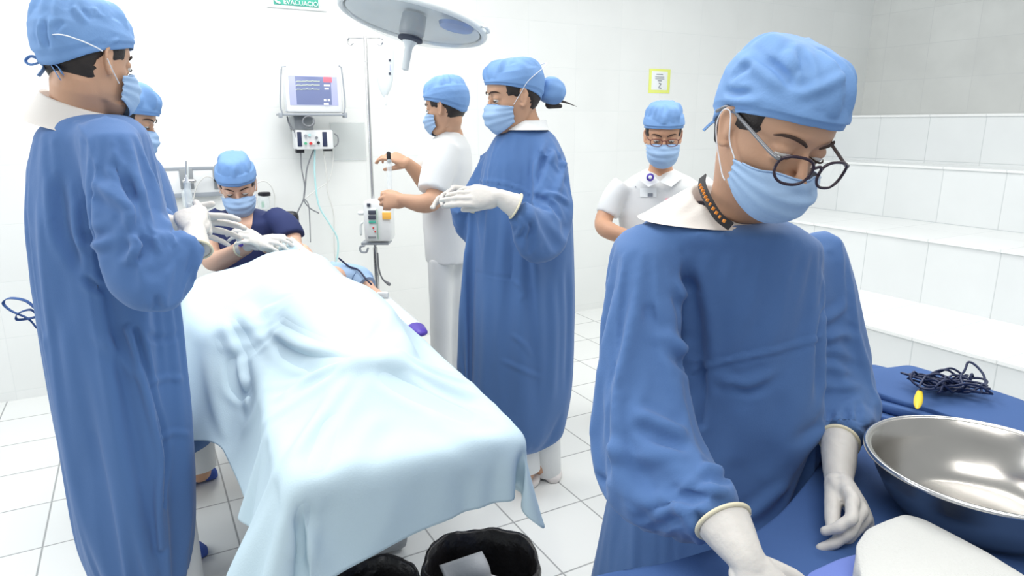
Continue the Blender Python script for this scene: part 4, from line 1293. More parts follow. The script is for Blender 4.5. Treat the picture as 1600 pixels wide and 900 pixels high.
cb_ = part('badge_reel', put(ell((0, 0, 0), (.017, .008, .017)), W(1016, 277, 2.90), np.eye(3)), M['purple'], P7, sharp=0)
part('badge_reel_centre', put(ell((0, 0, 0), (.008, .004, .008)), W(1016, 277, 2.892), np.eye(3)), M['sign_white'], cb_, sharp=0)
for (x, y, w, h, m_) in ((1000, 294, 26, 14, 'sign_white'), (1012, 302, 8, 5, 'ink_grey'), (1040, 310, 8, 8, 'screen_red'), (1005, 333, 8, 2.5, 'screen_side'), (992, 291, 2, 2, 'ink_grey')):
    decal_on(shirt7, dense([(x, y), (x + w, y), (x + w, y + h), (x, y + h)], 3), .003 if m_ == 'sign_white' else .006, m_ if m_ != 'screen_side' else 'periwinkle', 'badge' if h > 3 else 'pen_mark', P7)
for sx in (-1, 1):
    part('shirt_collar', (np.array([W(1031, 284, 2.90), W(1031 + sx * 21, 266, 2.98), W(1031 + sx * 38, 276, 2.97), W(1031 + sx * 18, 292, 2.905), W(1031 + sx * 10, 274, 2.93)]), [(0, 4, 3), (4, 1, 2), (4, 2, 3)]), M['white_cloth'], P7)

for P_ in ([W(57, 512, 1.70), W(44, 498, 1.69), W(18, 486, 1.68), W(5, 474, 1.68), W(14, 466, 1.68), W(40, 470, 1.69), W(60, 486, 1.70)],
           [W(60, 496, 1.70), W(48, 484, 1.69), W(28, 490, 1.68), W(26, 499, 1.68), W(44, 498, 1.69), W(60, 494, 1.70)],
           [W(58, 490, 1.70), W(61, 515, 1.70), W(66, 545, 1.70)]):
    part('gown_tie', ribbon(P_, .0065, up=(.2, -.9, .5)), M['tablecloth'], gown2)
part('cap_tie', ribbon([W(1124, 186, 1.10), W(1112, 192, 1.12), W(1099, 204, 1.12)], .0022, up=(.2, -.5, .8)), M['cap'], cap1)

for pa_, legs_ in ((P2, (((-1.03, 1.64, .62), (-1.02, 1.66, .09)), ((-1.0, 1.72, .62), (-.99, 1.74, .09)))), (P3, (((-1.36, 2.46, .62), (-1.36, 2.47, .09)), ((-1.28, 2.48, .62), (-1.28, 2.5, .09)))),
                   (P6, (((0.02, 2.52, .62), (0.05, 2.5, .08)),))):
    for a_, b_ in legs_:
        part('trouser_leg', tube([a_, ((a_[0] + b_[0]) / 2, (a_[1] + b_[1]) / 2 + .004, .35), b_], [.076, .070, .066], 24, 10, round_ends=False), M['white_cloth'], pa_)

# ================================================================== THE BED
BF = np.array([-.19, 1.22, 0]); BA = nrm((-.417, .909, 0)); BS = nrm((.909, .417, 0))   # foot centre, along, across


def BP(s, t, z):
    return BF + BS * s + BA * t + np.array([0, 0, z])


BR = np.array([BS, BA, (0, 0, 1.0)])
bed = thing('operating_table', 'operating table hidden under the pale blue drape, only its dark base and right rail showing', 'operating table', BP(0, .95, 0))
part('mattress', box(BP(0, .94, .765), (.50, 1.84, .06), BR, .02), M['pad'], bed)
part('table_frame', box(BP(0, .90, .715), (.46, 1.70, .035), BR, .008), M['grey_metal'], bed)
part('column', box(BP(0, 1.15, .40), (.22, .34, .60), BR, .03), M['grey_metal'], bed)
part('base', box(BP(0, 1.18, .06), (.40, .70, .10), BR, .03), M['grey_metal'], bed)
rl = part('side_rail', tube([W(600, 468, 2.46), W(650, 512, 2.14)], .028, 14, 8, flat=.45, round_ends=False), M['lamp_shell'], bed)
part('rail_end_cap', tube([W(650, 512, 2.14), W(657, 519, 2.09)], [.030, .024], 14, 6, flat=.55), M['purple'], rl)
part('rail_bracket', box(BP(.245, 1.25, .775), (.05, .05, .04), BR, .006), M['grey_metal'], bed)

# patient under the drape
PT = thing('person', 'patient lying under the pale blue drape, one hand showing at its right edge', 'person', BP(0, 1.0, .80))
g = G(); Rp = np.array([-BS, np.array([0, 0, 1.0]), BA]) * 1.0
hp = BP(0, 1.66, .885)
head_into(g, hp, np.array([-BS, (0, 0, 1.0), BA]), .95)
g.add(*tube([BP(0, 1.58, .865), BP(0, 1.48, .86)], .05, 18, 6))
g.add(*tube([BP(-.03, 1.46, .865), BP(-.06, 1.34, .875), BP(-.06, 1.18, .875), BP(-.04, 1.02, .865), BP(-.02, .92, .85)], [.105, .12, .12, .115, .10], 28, 18, flat=.55, up=(0, 0, 1)))
g.add(*tube([BP(-.14, 1.44, .865), BP(-.02, 1.45, .865), BP(.10, 1.44, .865)], .050, 16, 12))
for sx in (-1, 1):
    g.add(*tube([BP(sx * .075, .96, .860), BP(sx * .085, .75, .862), BP(sx * .08, .58, .850)], [.070, .062, .050], 18, 14))
    g.add(*tube([BP(sx * .08, .58, .850), BP(sx * .075, .46, .845), BP(sx * .05, .32, .83)], [.050, .046, .034], 16, 12))
    g.add(*tube([BP(sx * .05, .31, .825), BP(sx * .05, .305, .86), BP(sx * .045, .295, .895)], [.032, .030, .020], 14, 10))
g.add(*tube([BP(-.17, 1.43, .86), BP(-.21, 1.20, .85), BP(-.20, .98, .85)], [.045, .038, .03], 14, 12))
wr = W(576, 451, 2.60)
g.add(*tube([BP(.12, 1.50, .86), BP(.20, 1.48, .84), wr], [.05, .042, .028], 14, 12))
hg, _ = hand_geo(wr, nrm(W(604, 476, 2.42) - wr), (.3, -.3, .9), side=-1, curl=[(.3, .5, .3)] * 4, s=.92)
g.add(hg.verts(), hg.f)
me = fuse(g, .0055, 2)
body_pt = link('body', me, M['skin_light'], PT)
part('gown_sleeve', tube([BP(.10, 1.52, .855), BP(.20, 1.48, .842), wr * .45 + BP(.20, 1.48, .84) * .55, wr * .8 + BP(.20, 1.48, .84) * .2], [.062, .058, .050, .044], 24, 16, round_ends=False), M['mask'], PT)
part('finger_sensor', box(W(598, 468, 2.44) + (0, 0, .018), (.045, .022, .022), None, .006), M['plastic'], body_pt)

# drape: a real sheet dropped over the patient and the table
DU, DT = 76, 116


def make_drape():
    nu, nt = DU, DT
    s0 = np.linspace(0, 1, nu); t = np.linspace(-.145, 1.76, nt)
    V = np.zeros((nt, nu, 3)); f = []
    for i in range(nt):
        e_ = min(1, max(0, (t[i] - .7) / .4)); s = -.52 - .20 * e_ * e_ * (3 - 2 * e_); e2 = min(1, max(0, (t[i] - .92) / .30)); s = s + (.43 - .235 * e2 * e2 * (3 - 2 * e2) - s) * s0
        for j in range(nu):
            V[i, j] = BP(s[j] * 1.0, t[i] - (.11 * (.43 - s[j]) if i < 14 else 0) * (1 - i / 14), 1.06 + .002 * math.sin(9 * s[j] + 5 * t[i]))
    for i in range(nt - 1):
        for j in range(nu - 1):
            a = i * nu + j; f.append((a, a + 1, a + nu + 1, a + nu))
    me = bpy.data.meshes.new('drape'); me.from_pydata(V.reshape(-1, 3).tolist(), [], f); me.update()
    o = bpy.data.objects.new('drape', me); COL.objects.link(o)
    # colliders: the patient and the table top
    gc = G(); 
    gc.add(*box(BP(0, .94, .775), (.50, 1.86, .05), BR, .02))
    gc.add(*tube([BP(-.04, 1.50, .885), BP(-.07, 1.36, .905), BP(-.07, 1.18, .905), BP(-.05, 1.02, .885), BP(-.02, .90, .86)], [.13, .155, .155, .15, .125], 28, 18, flat=.56, up=(0, 0, 1)))
    gc.add(*ell(BP(0, 1.66, .895), (.085, .11, .10)))
    gc.add(*tube([BP(-.21, 1.46, .875), BP(.11, 1.46, .870)], .060, 16, 12))
    for sx in (-1, 1):
        gc.add(*tube([BP(sx * .075, .96, .860), BP(sx * .085, .75, .865), BP(sx * .08, .58, .855), BP(sx * .075, .46, .848), BP(sx * .05, .32, .835)], [.085, .075, .062, .056, .045], 18, 24))
        gc.add(*tube([BP(sx * .045, .31, .825), BP(sx * .045, .305, .87), BP(sx * .035, .295, .905)], [.042, .040, .032], 14, 10))
        if sx < 0: gc.add(*tube([BP(sx * .20 - .03, 1.43, .865), BP(sx * .22 - .04, 1.20, .850), BP(sx * .22 - .03, .95, .840)], [.050, .045, .04], 14, 12))
    gc.add(*tube([BP(-.20, 1.46, .875), BP(-.36, 1.40, .86), BP(-.38, 1.15, .83), BP(-.34, .98, .80)], [.055, .055, .05, .045], 14, 14))
    mc = fuse(gc, .014, 2)
    co = bpy.data.objects.new('collider', mc); COL.objects.link(co)
    cm = co.modifiers.new('c', 'COLLISION'); co.collision.thickness_outer = .006; co.collision.cloth_friction = 12
    cl = o.modifiers.new('cloth', 'CLOTH'); st = cl.settings
    st.quality = 6; st.mass = .25; st.tension_stiffness = 18; st.compression_stiffness = 12; st.shear_stiffness = 6; st.bending_stiffness = .35
    st.tension_damping = 8; st.air_damping = 2.0
    cl.collision_settings.distance_min = .004; cl.collision_settings.use_self_collision = False; cl.collision_settings.collision_quality = 3
    F0, F1 = 1, 42
    cl.point_cache.frame_start = F0; cl.point_cache.frame_end = F1
    SC.frame_start = F0; SC.frame_end = F1
    for fr in range(F0, F1 + 1): SC.frame_set(fr)
    dg = bpy.context.evaluated_depsgraph_get()
    out = bpy.data.meshes.new_from_object(o.evaluated_get(dg))
    bpy.data.objects.remove(o); bpy.data.objects.remove(co)
    SC.frame_set(1)
    return out


dm = make_drape()
relax(dm, 2, .4)
sub = bpy.data.objects.new('t', dm); COL.objects.link(sub)
sm = sub.modifiers.new('s', 'SUBSURF'); sm.levels = 1
so = sub.modifiers.new('t', 'SOLIDIFY'); so.thickness = .0025; so.offset = 0
dg = bpy.context.evaluated_depsgraph_get(); dg.update()
dm2 = bpy.data.meshes.new_from_object(sub.evaluated_get(dg)); bpy.data.objects.remove(sub)
sculpt(dm2, DRAPE_FOLDS)
drape = link('surgical_drape', dm2, M['drape'], None, label='pale blue surgical drape covering the patient and the table', cat='drape', origin=BP(0, .9, .8))
part('under_sheet', (np.array([BP(-.262, t, z) - BS * (.03 * (0.76 - z) + .006 * math.sin(14 * t + 9 * z)) for z in np.linspace(.76, .36, 8) for t in np.linspace(.62, 1.0, 10)]),
                     [(i * 10 + j, i * 10 + j + 1, i * 10 + j + 11, i * 10 + j + 10) for i in range(7) for j in range(9)]), M['cap'], bed)

# ================================================================== WALL EQUIPMENT
WR = np.array([LV, DV, (0, 0, 1.0)])


def wb(x0, y0, x1, y1, off, dep, bev=.004):
    """A box parallel to the back wall, its front face spanning the pixels x0..x1, y0..y1."""
    a = onwall(x0, y0, off); b = onwall(x1, y1, off)
    w = abs((b - a) @ LV); h = abs(b[2] - a[2])
    return box((a + b) / 2 + DV * dep / 2, (w, dep, h), WR, bev)


# evacuation sign
sg = thing('exit_sign', 'green evacuation sign with white lettering at the top of the back wall', 'sign', onwall(464, 2, .01))
part('sign_board', wb(414, -34, 511, 18, .012, .010), M['sign_white'], sg)
part('green_panel', wb(425, -30, 498, 12, .016, .004, .001), M['sign_green'], sg)


def text(parent, s, p, size, m, align='CENTER', name='lettering', ext=.0006):
    cu = bpy.data.curves.new(name, 'FONT'); cu.body = s; cu.size = size; cu.align_x = align; cu.align_y = 'CENTER'; cu.extrude = ext
    o = bpy.data.objects.new(name, cu); COL.objects.link(o)
    dg = bpy.context.evaluated_depsgraph_get(); me = bpy.data.meshes.new_from_object(o.evaluated_get(dg)); bpy.data.objects.remove(o)
    v = getv(me); v = v[:, 0:1] * LV + v[:, 1:2] * np.array([0, 0, 1.0]) + v[:, 2:3] * (-DV) + np.asarray(p)
    setv(me, v)
    return link(name, me, M[m], parent, smooth=False)


text(sg, 'EVACUACIÓN', onwall(474, 5.5, .021), .035, 'sign_white')
text(sg, 'RUTA DE', onwall(474, -10, .021), .038, 'sign_white')
part('arrow', tube([onwall(437, 4.5, .021), onwall(431, 1, .021), onwall(428, -10, .021), onwall(434, -16, .021)], .006, 8, 12), M['sign_white'], sg)

# patient monitor on its bracket
mo = thing('patient_monitor', 'white patient monitor with a blue screen on a wall bracket', 'monitor', onwall(490, 145, .18))
part('housing', wb(443, 105, 537, 176, .20, .07, .012), M['plastic'], mo)
sc_ = part('screen', wb(450, 118, 529, 165, .203, .006, .002), M['screen_side'], mo)
part('picture', wb(461, 119, 519, 164, .206, .004, .001), M['screen'], sc_)
part('alarm_field', wb(505, 120, 519, 129, .208, .003, .001), M['screen_red'], sc_)
for y in (127, 133, 139.5):
    part('trace', tube([onwall(462 + k * 2.2, y + 1.0 * math.sin(k * 1.9 + y) * (k % 4 == 0), .208) for k in range(18)], .0022, 5, round_ends=False), M['screen_trace'], sc_)
for x, y, w in ((506, 132, 10), (507, 137, 7), (506, 155, 4), (512, 155, 4), (506, 161, 8)):
    part('reading', wb(x, y, x + w, y + 3.2, .208, .003, .0005), M['screen_white'], sc_)
part('header', wb(452, 117, 528, 119.4, .207, .003, .0005), M['sign_green'], sc_)
part('bracket_shelf', wb(437, 177, 543, 181, .21, .12, .003), M['plastic_grey'], mo)
for x0, y0, x1, y1, x2 in ((440, 104, 438, 160, 446), (533, 103, 539, 158, 530)):
    part('bracket_arm', tube([onwall(x2, y0, .21), onwall(x0, y0 + 1, .21), onwall(x1, y1, .21), onwall(x1 + (3 if x0 < 500 else -1), y1 + 17, .21)], .0045, 8, 14), M['plastic_grey'], mo)
    part('bracket_foot', wb(x1 - 1, 176, x1 + 4, 184, .215, .05, .003), M['plastic_grey'], mo)
part('wall_mount', wb(459, 181, 490, 203, .14, .14, .005), M['grey_metal'], mo)
part('coiled_lead', tube([onwall(482 + 9 * math.cos(a), 191 + 8 * math.sin(a) - a * .15, .17 + .004 * a) for a in np.linspace(0, 15, 60)], .0040, 6), M['tube_grey'], mo)

md_ = thing('monitor_module', 'white measuring module with two dark panels below the patient monitor', 'module', onwall(491, 219, .14))
part('housing', wb(461, 203, 522, 233, .17, .10, .010), M['plastic'], md_)
for x in (464, 503.5): part('dark_panel', wb(x, 206, x + 8.5, 229, .174, .006, .004), M['pad'], md_)
for x, y, m_ in ((477, 224, 'green'), (485, 224, 'red'), (494, 215, 'tube_grey'), (477, 212, 'plastic_grey'), (490, 224, 'tube_white'), (497, 223, 'black'), (483, 211, 'tube_teal')):
    part('socket', lathe([(.0005, 0), (.007, 0), (.0085, -.012), (.0045, -.013), (.0005, -.011)], onwall(x, y, .176), 14, np.array([LV, (0, 0, 1.0), DV])), M[m_], md_)
part('handle', tube([onwall(523, 209, .15), onwall(528, 214, .15), onwall(528, 224, .15), onwall(523, 229, .15)], .004, 8, 14), M['tube_grey'], md_)
part('clamp', wb(463, 233, 476, 239, .15, .04, .003), M['black'], md_)
part('clamp', wb(506, 231, 520, 236, .15, .04, .003), M['black'], md_)


def cable(label, px, r, m, off=.12, cat='cable', group=None):
    P = [onwall(x, y, o_[0] if o_ else off) for x, y, *o_ in px]
    g = G().add(*tube(P, r, 8, 60))
    return part('cable', g, M[m], None, sharp=0, label=label, cat=cat, origin=P[0], **({'group': group} if group else {}))


cable('pale teal tube hanging in a long curve from the monitor module to the bed', [(492, 233), (492, 275), (498, 320), (515, 350), (527, 372), (528, 395), (524, 412)], .0055, 'tube_teal')
cable('white cable hanging from the right of the monitor module', [(505, 233), (510, 270), (512, 300), (521, 335), (522, 380), (524, 410)], .0042, 'tube_white')
cable('grey cable crossing from the monitor module down to the left', [(490, 234), (480, 262), (477, 290), (474, 312), (464, 335), (463, 360), (462, 385)], .0045, 'tube_grey')
cable('thin grey cable from the left clamp of the monitor module', [(470, 238), (471, 262), (476, 290), (475, 312), (484, 325), (498, 333)], .0040, 'tube_grey')
cable('thin grey cable hanging lowest behind the seated person, bent like a hook', [(475, 310), (482, 320), (484, 345), (485, 378)], .0032, 'tube_grey')
cable('grey lead dropping from the right clamp of the monitor module and crossing to the left', [(520, 234), (520, 255), (514, 282), (492, 298), (476, 311)], .0028, 'ink_grey' if False else 'tube_white')
cable('dark cable running from the left edge of the monitor bracket to the module', [(449, 183), (452, 194), (460, 205), (463, 216)], .0050, 'tube_grey', .16)

# clear pocket on the wall beside the monitor
part('wall_pocket', wb(516, 191, 573, 250, .012, .010, .002), M['clear2'], None, label='faint clear plastic pocket on the wall between monitor and drip stand', cat='wall pocket', origin=onwall(545, 220, 0))

# yellow note
nt_ = thing('wall_note', 'small notice with a yellow border taped to the back wall above the woman in white', 'notice', onwall(1030, 127, 0))
part('paper', wb(1015, 107, 1046, 146, .004, .003, .0005), M['note_yellow'], nt_)
part('sheet', wb(1019, 111, 1042, 141, .006, .002, .0003), M['sign_white'], nt_)
for y, w in ((115.5, 10), (119.5, 14), (122.5, 14), (125.5, 6)):
    part('printed_line', wb(1031 - w / 2, y, 1031 + w / 2, y + 1.5, .008, .002, .0002), M['ink_grey'], nt_)
part('printed_mark', tube([onwall(1030, 130, .008), onwall(1033, 131, .008), onwall(1031, 134, .008), onwall(1029, 137, .008), onwall(1033, 138, .008)], .0035, 6), M['ink_grey'], nt_)

# gas panel
gp = thing('gas_panel', 'white wall panel with two grey gas outlets behind the syringe', 'wall panel', onwall(300, 283, 0))
part('panel', wb(251, 263, 347, 305, .035, .033, .006), M['plastic'], gp)
part('edge_trim', wb(251, 262, 347, 264.5, .038, .004, .001), M['plastic_grey'], gp)
part('edge_trim', wb(251, 303.5, 347, 306, .038, .004, .001), M['plastic_grey'], gp)
for x in (279, 332):
    f_ = part('outlet_plate', wb(x, 264, x + 25, 295, .042, .008, .003), M['grey_metal'], gp)
    part('outlet_socket', lathe([(.001, 0), (.011, 0), (.012, -.012), (.008, -.014), (.008, -.02), (.001, -.02)], onwall(x + 12, 280, .046), 20, np.array([LV, (0, 0, 1.0), DV])), M['chrome'], f_)
fm = thing('flowmeter', 'clear flowmeter plugged into the left gas outlet', 'flowmeter', onwall(296, 285, .08))
part('meter_tube', tube([onwall(292, 296, .08), onwall(292, 252, .08)], .010, 12, 8), M['clear'], fm)
part('valve_body', tube([onwall(288, 283, .08), onwall(303, 283, .08)], .012, 12, 6), M['chrome'], fm)
part('humidifier_cup', lathe([(.002, 0), (.026, 0), (.028, .07), (.018, .09), (.010, .10)], onwall(294, 322, .08), 20), M['clear'], fm)
ga = thing('pressure_gauge', 'round dial gauge on the right gas outlet above the seated person', 'gauge', onwall(342, 268, .08))
part('dial', lathe([(.001, -.022), (.028, -.022), (.030, -.016), (.030, .0), (.001, 0)], onwall(343, 264, .09), 28, np.array([LV, (0, 0, 1.0), DV])), M['plastic'], ga)
part('dial_ring', tube([onwall(343, 264, .115) + LV * .029 * math.cos(a) + np.array([0, 0, .029 * math.sin(a)]) for a in np.linspace(0, 2 * PI, 33)], .0035, 8, round_ends=False), M['grey_metal'], ga)
part('regulator', tube([onwall(338, 281, .07), onwall(350, 281, .07)], .014, 12, 6), M['black'], ga)
cable('thin looping tube from the gas outlets down behind the syringe', [(340, 282), (322, 276), (308, 290), (302, 312)], .0035, 'tube_white', .07)
jr = thing('suction_jar', 'clear suction jar with a black lid on the wall beside the seated person', 'jar', onwall(413, 312, .06))
part('jar', lathe([(.002, 0), (.032, 0), (.034, .01), (.034, .072), (.030, .080)], onwall(413, 326, .07), 24), M['clear'], jr)
part('lid', lathe([(.002, 0), (.035, 0), (.036, .018), (.030, .022), (.002, .022)], onwall(413, 306, .07), 24), M['black'], jr)
part('green_fitting', lathe([(.001, 0), (.007, 0), (.009, .02), (.006, .035), (.001, .035)], onwall(411, 324, .07), 14), M['green'], jr)
part('hose', tube([onwall(x, y, .07) for x, y in ((398, 296), (402, 286), (413, 283), (423, 290), (429, 305), (429, 322))], .0035, 8, 30), M['tube_white'], jr)

# ================================================================== DRIP STAND, PUMP, BAG
pt_, pb_ = W(574, 58, 3.75), W(586, 450, 3.75)
px_ = (pt_[0] + pb_[0]) / 2
iv = thing('drip_stand', 'tall steel drip stand with two hooks behind the covered bed', 'drip stand', (px_, 3.75, 0))
part('pole', tube([(px_, 3.75, .08), (px_, 3.75, pt_[2])], .009, 14, 4), M['chrome'], iv)
part('lower_tube', tube([(px_, 3.75, .08), (px_, 3.75, W(585, 388, 3.75)[2])], .014, 14, 4), M['chrome'], iv)
for sx in (-1, 1):
    b_ = np.array([px_, 3.75, pt_[2] - .004])
    part('hook', tube([b_, b_ + (sx * .075, 0, .002), b_ + (sx * .092, 0, -.018), b_ + (sx * .080, 0, -.036), b_ + (sx * .064, 0, -.028)], .0042, 8, 26), M['chrome'], iv)
for k in range(5):
    a = k * 2 * PI / 5 + .3; lg = part('leg', tube([(px_, 3.75, .10), (px_ + .16 * math.cos(a), 3.75 + .16 * math.sin(a), .085), (px_ + .27 * math.cos(a), 3.75 + .27 * math.sin(a), .055)], .012, 10, 10), M['chrome'], iv)
    part('caster', lathe([(.004, -.010), (.022, -.010), (.025, 0), (.022, .010), (.004, .010)], (px_ + .27 * math.cos(a), 3.75 + .27 * math.sin(a), .026), 18, np.array([(0, 0, 1.0), (-math.sin(a), math.cos(a), 0), (math.cos(a), math.sin(a), 0)])[[0, 2, 1]]), M['black'], lg)


def fb(x0, y0, x1, y1, d, dep, bev=.004):
    a = W(x0, y0, d); b = W(x1, y1, d)
    return box(((a[0] + b[0]) / 2, d + dep / 2, (a[2] + b[2]) / 2), (abs(b[0] - a[0]), dep, abs(b[2] - a[2])), None, bev)


pu = thing('infusion_pump', 'white infusion pump with an orange label clamped on the drip stand', 'infusion pump', W(588, 350, 3.62))
part('housing', fb(566, 314, 612, 378, 3.60, .13, .018), M['plastic'], pu)
part('keypad_panel', fb(573, 326, 590, 375, 3.595, .01, .003), M['lamp_shell'], pu)
for y in (329, 337): part('display', fb(575, y, 587, y + 6, 3.588, .008, .001), M['ink'], pu)
part('keypad_strip', fb(588.5, 327, 591, 374, 3.589, .008, .001), M['green'], pu)
part('key', fb(576, 345, 587, 349, 3.588, .008, .001), M['sign_green'], pu)
for x, y in ((582, 355), (585, 361)): part('key', fb(x, y, x + 2, y + 2.4, 3.588, .008, .001), M['red'], pu)
part('key', fb(575, 369, 587, 372, 3.588, .008, .001), M['grey_metal'], pu)
part('orange_label', fb(597, 332, 611, 343, 3.592, .009, .001), M['orange_label'], pu)
part('logo_plate', fb(573, 318, 578.5, 323, 3.592, .009, .001), M['ink'], pu)
part('side_knob', tube([W(566, 333, 3.66), W(562, 333, 3.66)], .012, 12, 4), M['plastic'], pu)
part('side_lever', tube([W(566, 348, 3.66), W(563.5, 352, 3.66), W(564, 366, 3.66)], .007, 10, 10), M['lamp_shell'], pu)
part('base_plate', fb(564, 379, 607, 383, 3.62, .12, .003), M['plastic_grey'], pu)
part('clamp_hook', tube([W(569, 384, 3.62), W(563, 386, 3.62), W(564, 393, 3.62), W(572, 394, 3.62), W(575, 388, 3.62)], .006, 8, 20), M['plastic_grey'], pu)
part('power_lead', tube([W(590, 396, 3.68), W(592, 420, 3.72), W(598, 436, 3.75), W(608, 444, 3.76)], [.005, .005, .005, .011], 8, 26), M['tube_grey'], pu)
# drip bag on the right hook
bgc = W(603, 108, 3.75)
ivb = thing('drip_bag', 'clear drip bag hanging from the right hook of the drip stand', 'drip bag', W(603, 76, 3.75))
rr_ = []
for y, hw in ((70, 5), (75, 10.5), (84, 12), (105, 12), (125, 11.5), (138, 9), (147, 5), (152, 2)):
    c_ = W(603 - (y - 70) * .02, y, 3.75); hw_ = hw * 3.8 / 1050
    rr_.append(sring(c_, hw_, min(.022, hw_ * .6), 28, 2.2))
part('bag', (loft(rr_)), M['bag_clear'], ivb)
part('hanger_loop', tube([W(599, 62, 3.75), W(603, 66, 3.75), W(603, 72, 3.75)], .003, 6, 8), M['plastic'], ivb)
part('outlet_port', tube([W(603, 150, 3.75), W(603, 163, 3.75)], [.008, .005], 10, 4), M['plastic'], ivb)
for y in (94, 115): part('label_mark', fb(607, y - 2, 611, y + 2, 3.728, .002, .0003), M['ink'], ivb)
part('label_strip', fb(608.5, 100, 611, 110, 3.728, .002, .0003), M['screen_side'], ivb)

# ================================================================== OPERATING LAMP
lc = W(647, 28, 2.66)
lz = nrm((.20, .14, 1.0)); lx = nrm(np.cross((0, 1, 0), lz)); ly = np.cross(lz, lx)
LR = np.array([lx, ly, lz])
lamp = thing('operating_lamp', 'round ceiling-mounted operating lamp with a central handle over the bed', 'operating lamp', lc)
part('dome', lathe([(.268, -.020), (.276, -.006), (.272, .012), (.250, .038), (.20, .072), (.13, .095), (.05, .105), (.001, .106)], lc, 64, LR, cap=False), M['lamp_shell'], lamp)
part('rim', tube([lc + lx * .268 * math.cos(a) + ly * .268 * math.sin(a) - lz * .012 for a in np.linspace(0, 2 * PI, 65)], .012, 10, round_ends=False), M['lamp_shell'], lamp)
part('cover_glass', lathe([(.256, -.018), (.225, -.042), (.17, -.058), (.09, -.066), (.05, -.068)], lc, 64, LR, cap=False), M['lamp_glass'], lamp)
part('reflector', lathe([(.25, -.014), (.16, .012), (.05, .020), (.001, .02)], lc, 64, LR, cap=False), M['lamp_shell'], lamp)
part('blue_reflector', lathe([(.001, -.024), (.060, -.022), (.066, -.010), (.001, -.008)], lc + lx * .165 - ly * .06, 32, LR), M['lamp_blue'], lamp)
part('bulb_housing', lathe([(.045, .01), (.048, -.055), (.040, -.072)], lc, 28, LR), M['grey_metal'], lamp)
part('dark_collar', lathe([(.020, -.074), (.044, -.072), (.046, -.082), (.030, -.088)], lc, 28, LR), M['ink'], lamp)
part('handle', lathe([(.030, -.086), (.020, -.098), (.0145, -.11), (.0130, -.175), (.0135, -.190), (.004, -.194)], lc, 24, LR), M['lamp_shell'], lamp)
part('side_grip', tube([lc + lx * .25 - ly * .09, lc + lx * .275 - ly * .12 - lz * .012, lc + lx * .285 - ly * .07 - lz * .012, lc + lx * .27 - ly * .02], .006, 8, 20), M['lamp_shell'], lamp)
part('yoke', tube([lc + lz * .10, lc + (0.05, .1, .20), lc + (.15, .25, .45), lc + (.15, .25, 1.1)], .022, 14, 24), M['lamp_shell'], lamp)

# ================================================================== CHAIR AND SMALL THINGS
ch = thing('office_chair', 'black chair under the seated person in navy scrubs', 'chair', W(370, 560, 3.1) * (1, 1, 0))
cb = np.array([W(372, 460, 3.12)[0], 3.12, 0])
part('seat', box(cb + (0, 0, .50), (.46, .44, .07), None, .03, 4), M['black'], ch)
part('backrest', box(cb + (0.02, .24, .80), (.44, .06, .46), None, .028, 4), M['black'], ch)
for sx in (-1, 1):
    part('armrest', tube([cb + (sx * .235, .20, .66), cb + (sx * .245, .0, .68), cb + (sx * .245, -.16, .66)], .022, 12, 12), M['black'], ch)
    for sy in (-1, 1):
        part('leg', tube([cb + (sx * .20, sy * .18, .47), cb + (sx * .225, sy * .20, .02)], .014, 10, 6), M['black'], ch)
    part('brace', tube([cb + (sx * .22, .19, .25), cb + (sx * .22, -.19, .25)], .009, 8, 6), M['black'], ch)

sy1 = thing('syringe', 'upright syringe with needle held by the tall person at the left', 'syringe', W(297, 330, 1.68))
a0, a1 = W(298, 345, 1.70), W(292, 285, 1.70)
ax = nrm(a1 - a0)
part('barrel', tube([a0, a1], .0085, 14, 6, round_ends=False), M['clear'], sy1)
part('plunger', tube([a0 - ax * .03, a0 + ax * .04], .0055, 10, 6), M['plastic'], sy1)
part('needle_hub', tube([a1, a1 + ax * .016], [.005, .003], 10, 6), M['plastic'], sy1)
part('needle', tube([a1 + ax * .016, W(291, 252, 1.70)], .0012, 6, 4), M['chrome'], sy1)
sy2 = thing('syringe', 'white tube held vertically between the two bare hands of the man in white', 'syringe', W(609, 280, 3.15))
part('barrel', tube([W(609, 302, 3.12), W(608, 252, 3.14)], .012, 12, 6), M['clear'], sy2)
part('plunger', tube([W(609, 316, 3.12), W(609, 300, 3.12)], .008, 10, 4), M['plastic'], sy2)
part('dark_cap', tube([W(608, 252, 3.14), W(607, 240, 3.15)], .010, 10, 4), M['lanyard'], sy2)
sv = thing('vial', 'small dark blue capped vial in the right glove of the seated person', 'vial', W(373, 376, 2.66))
part('bottle', tube([W(371, 368, 2.64), W(375, 379, 2.64)], .010, 12, 5), M['plastic'], sv)
part('vial_cap', tube([W(375, 379, 2.64), W(376, 382, 2.64)], .010, 12, 4), M['purple'], sv)
cl_ = part('sensor_lead', tube([W(530, 404, 2.62), W(545, 416, 2.62), W(560, 422, 2.60), W(572, 436, 2.56), W(580, 444, 2.54)], .0038, 8, 30), M['cord'], None, sharp=0, label='thin dark sensor cable running from the drape to the patient hand', cat='cable', origin=W(530, 415, 2.56))

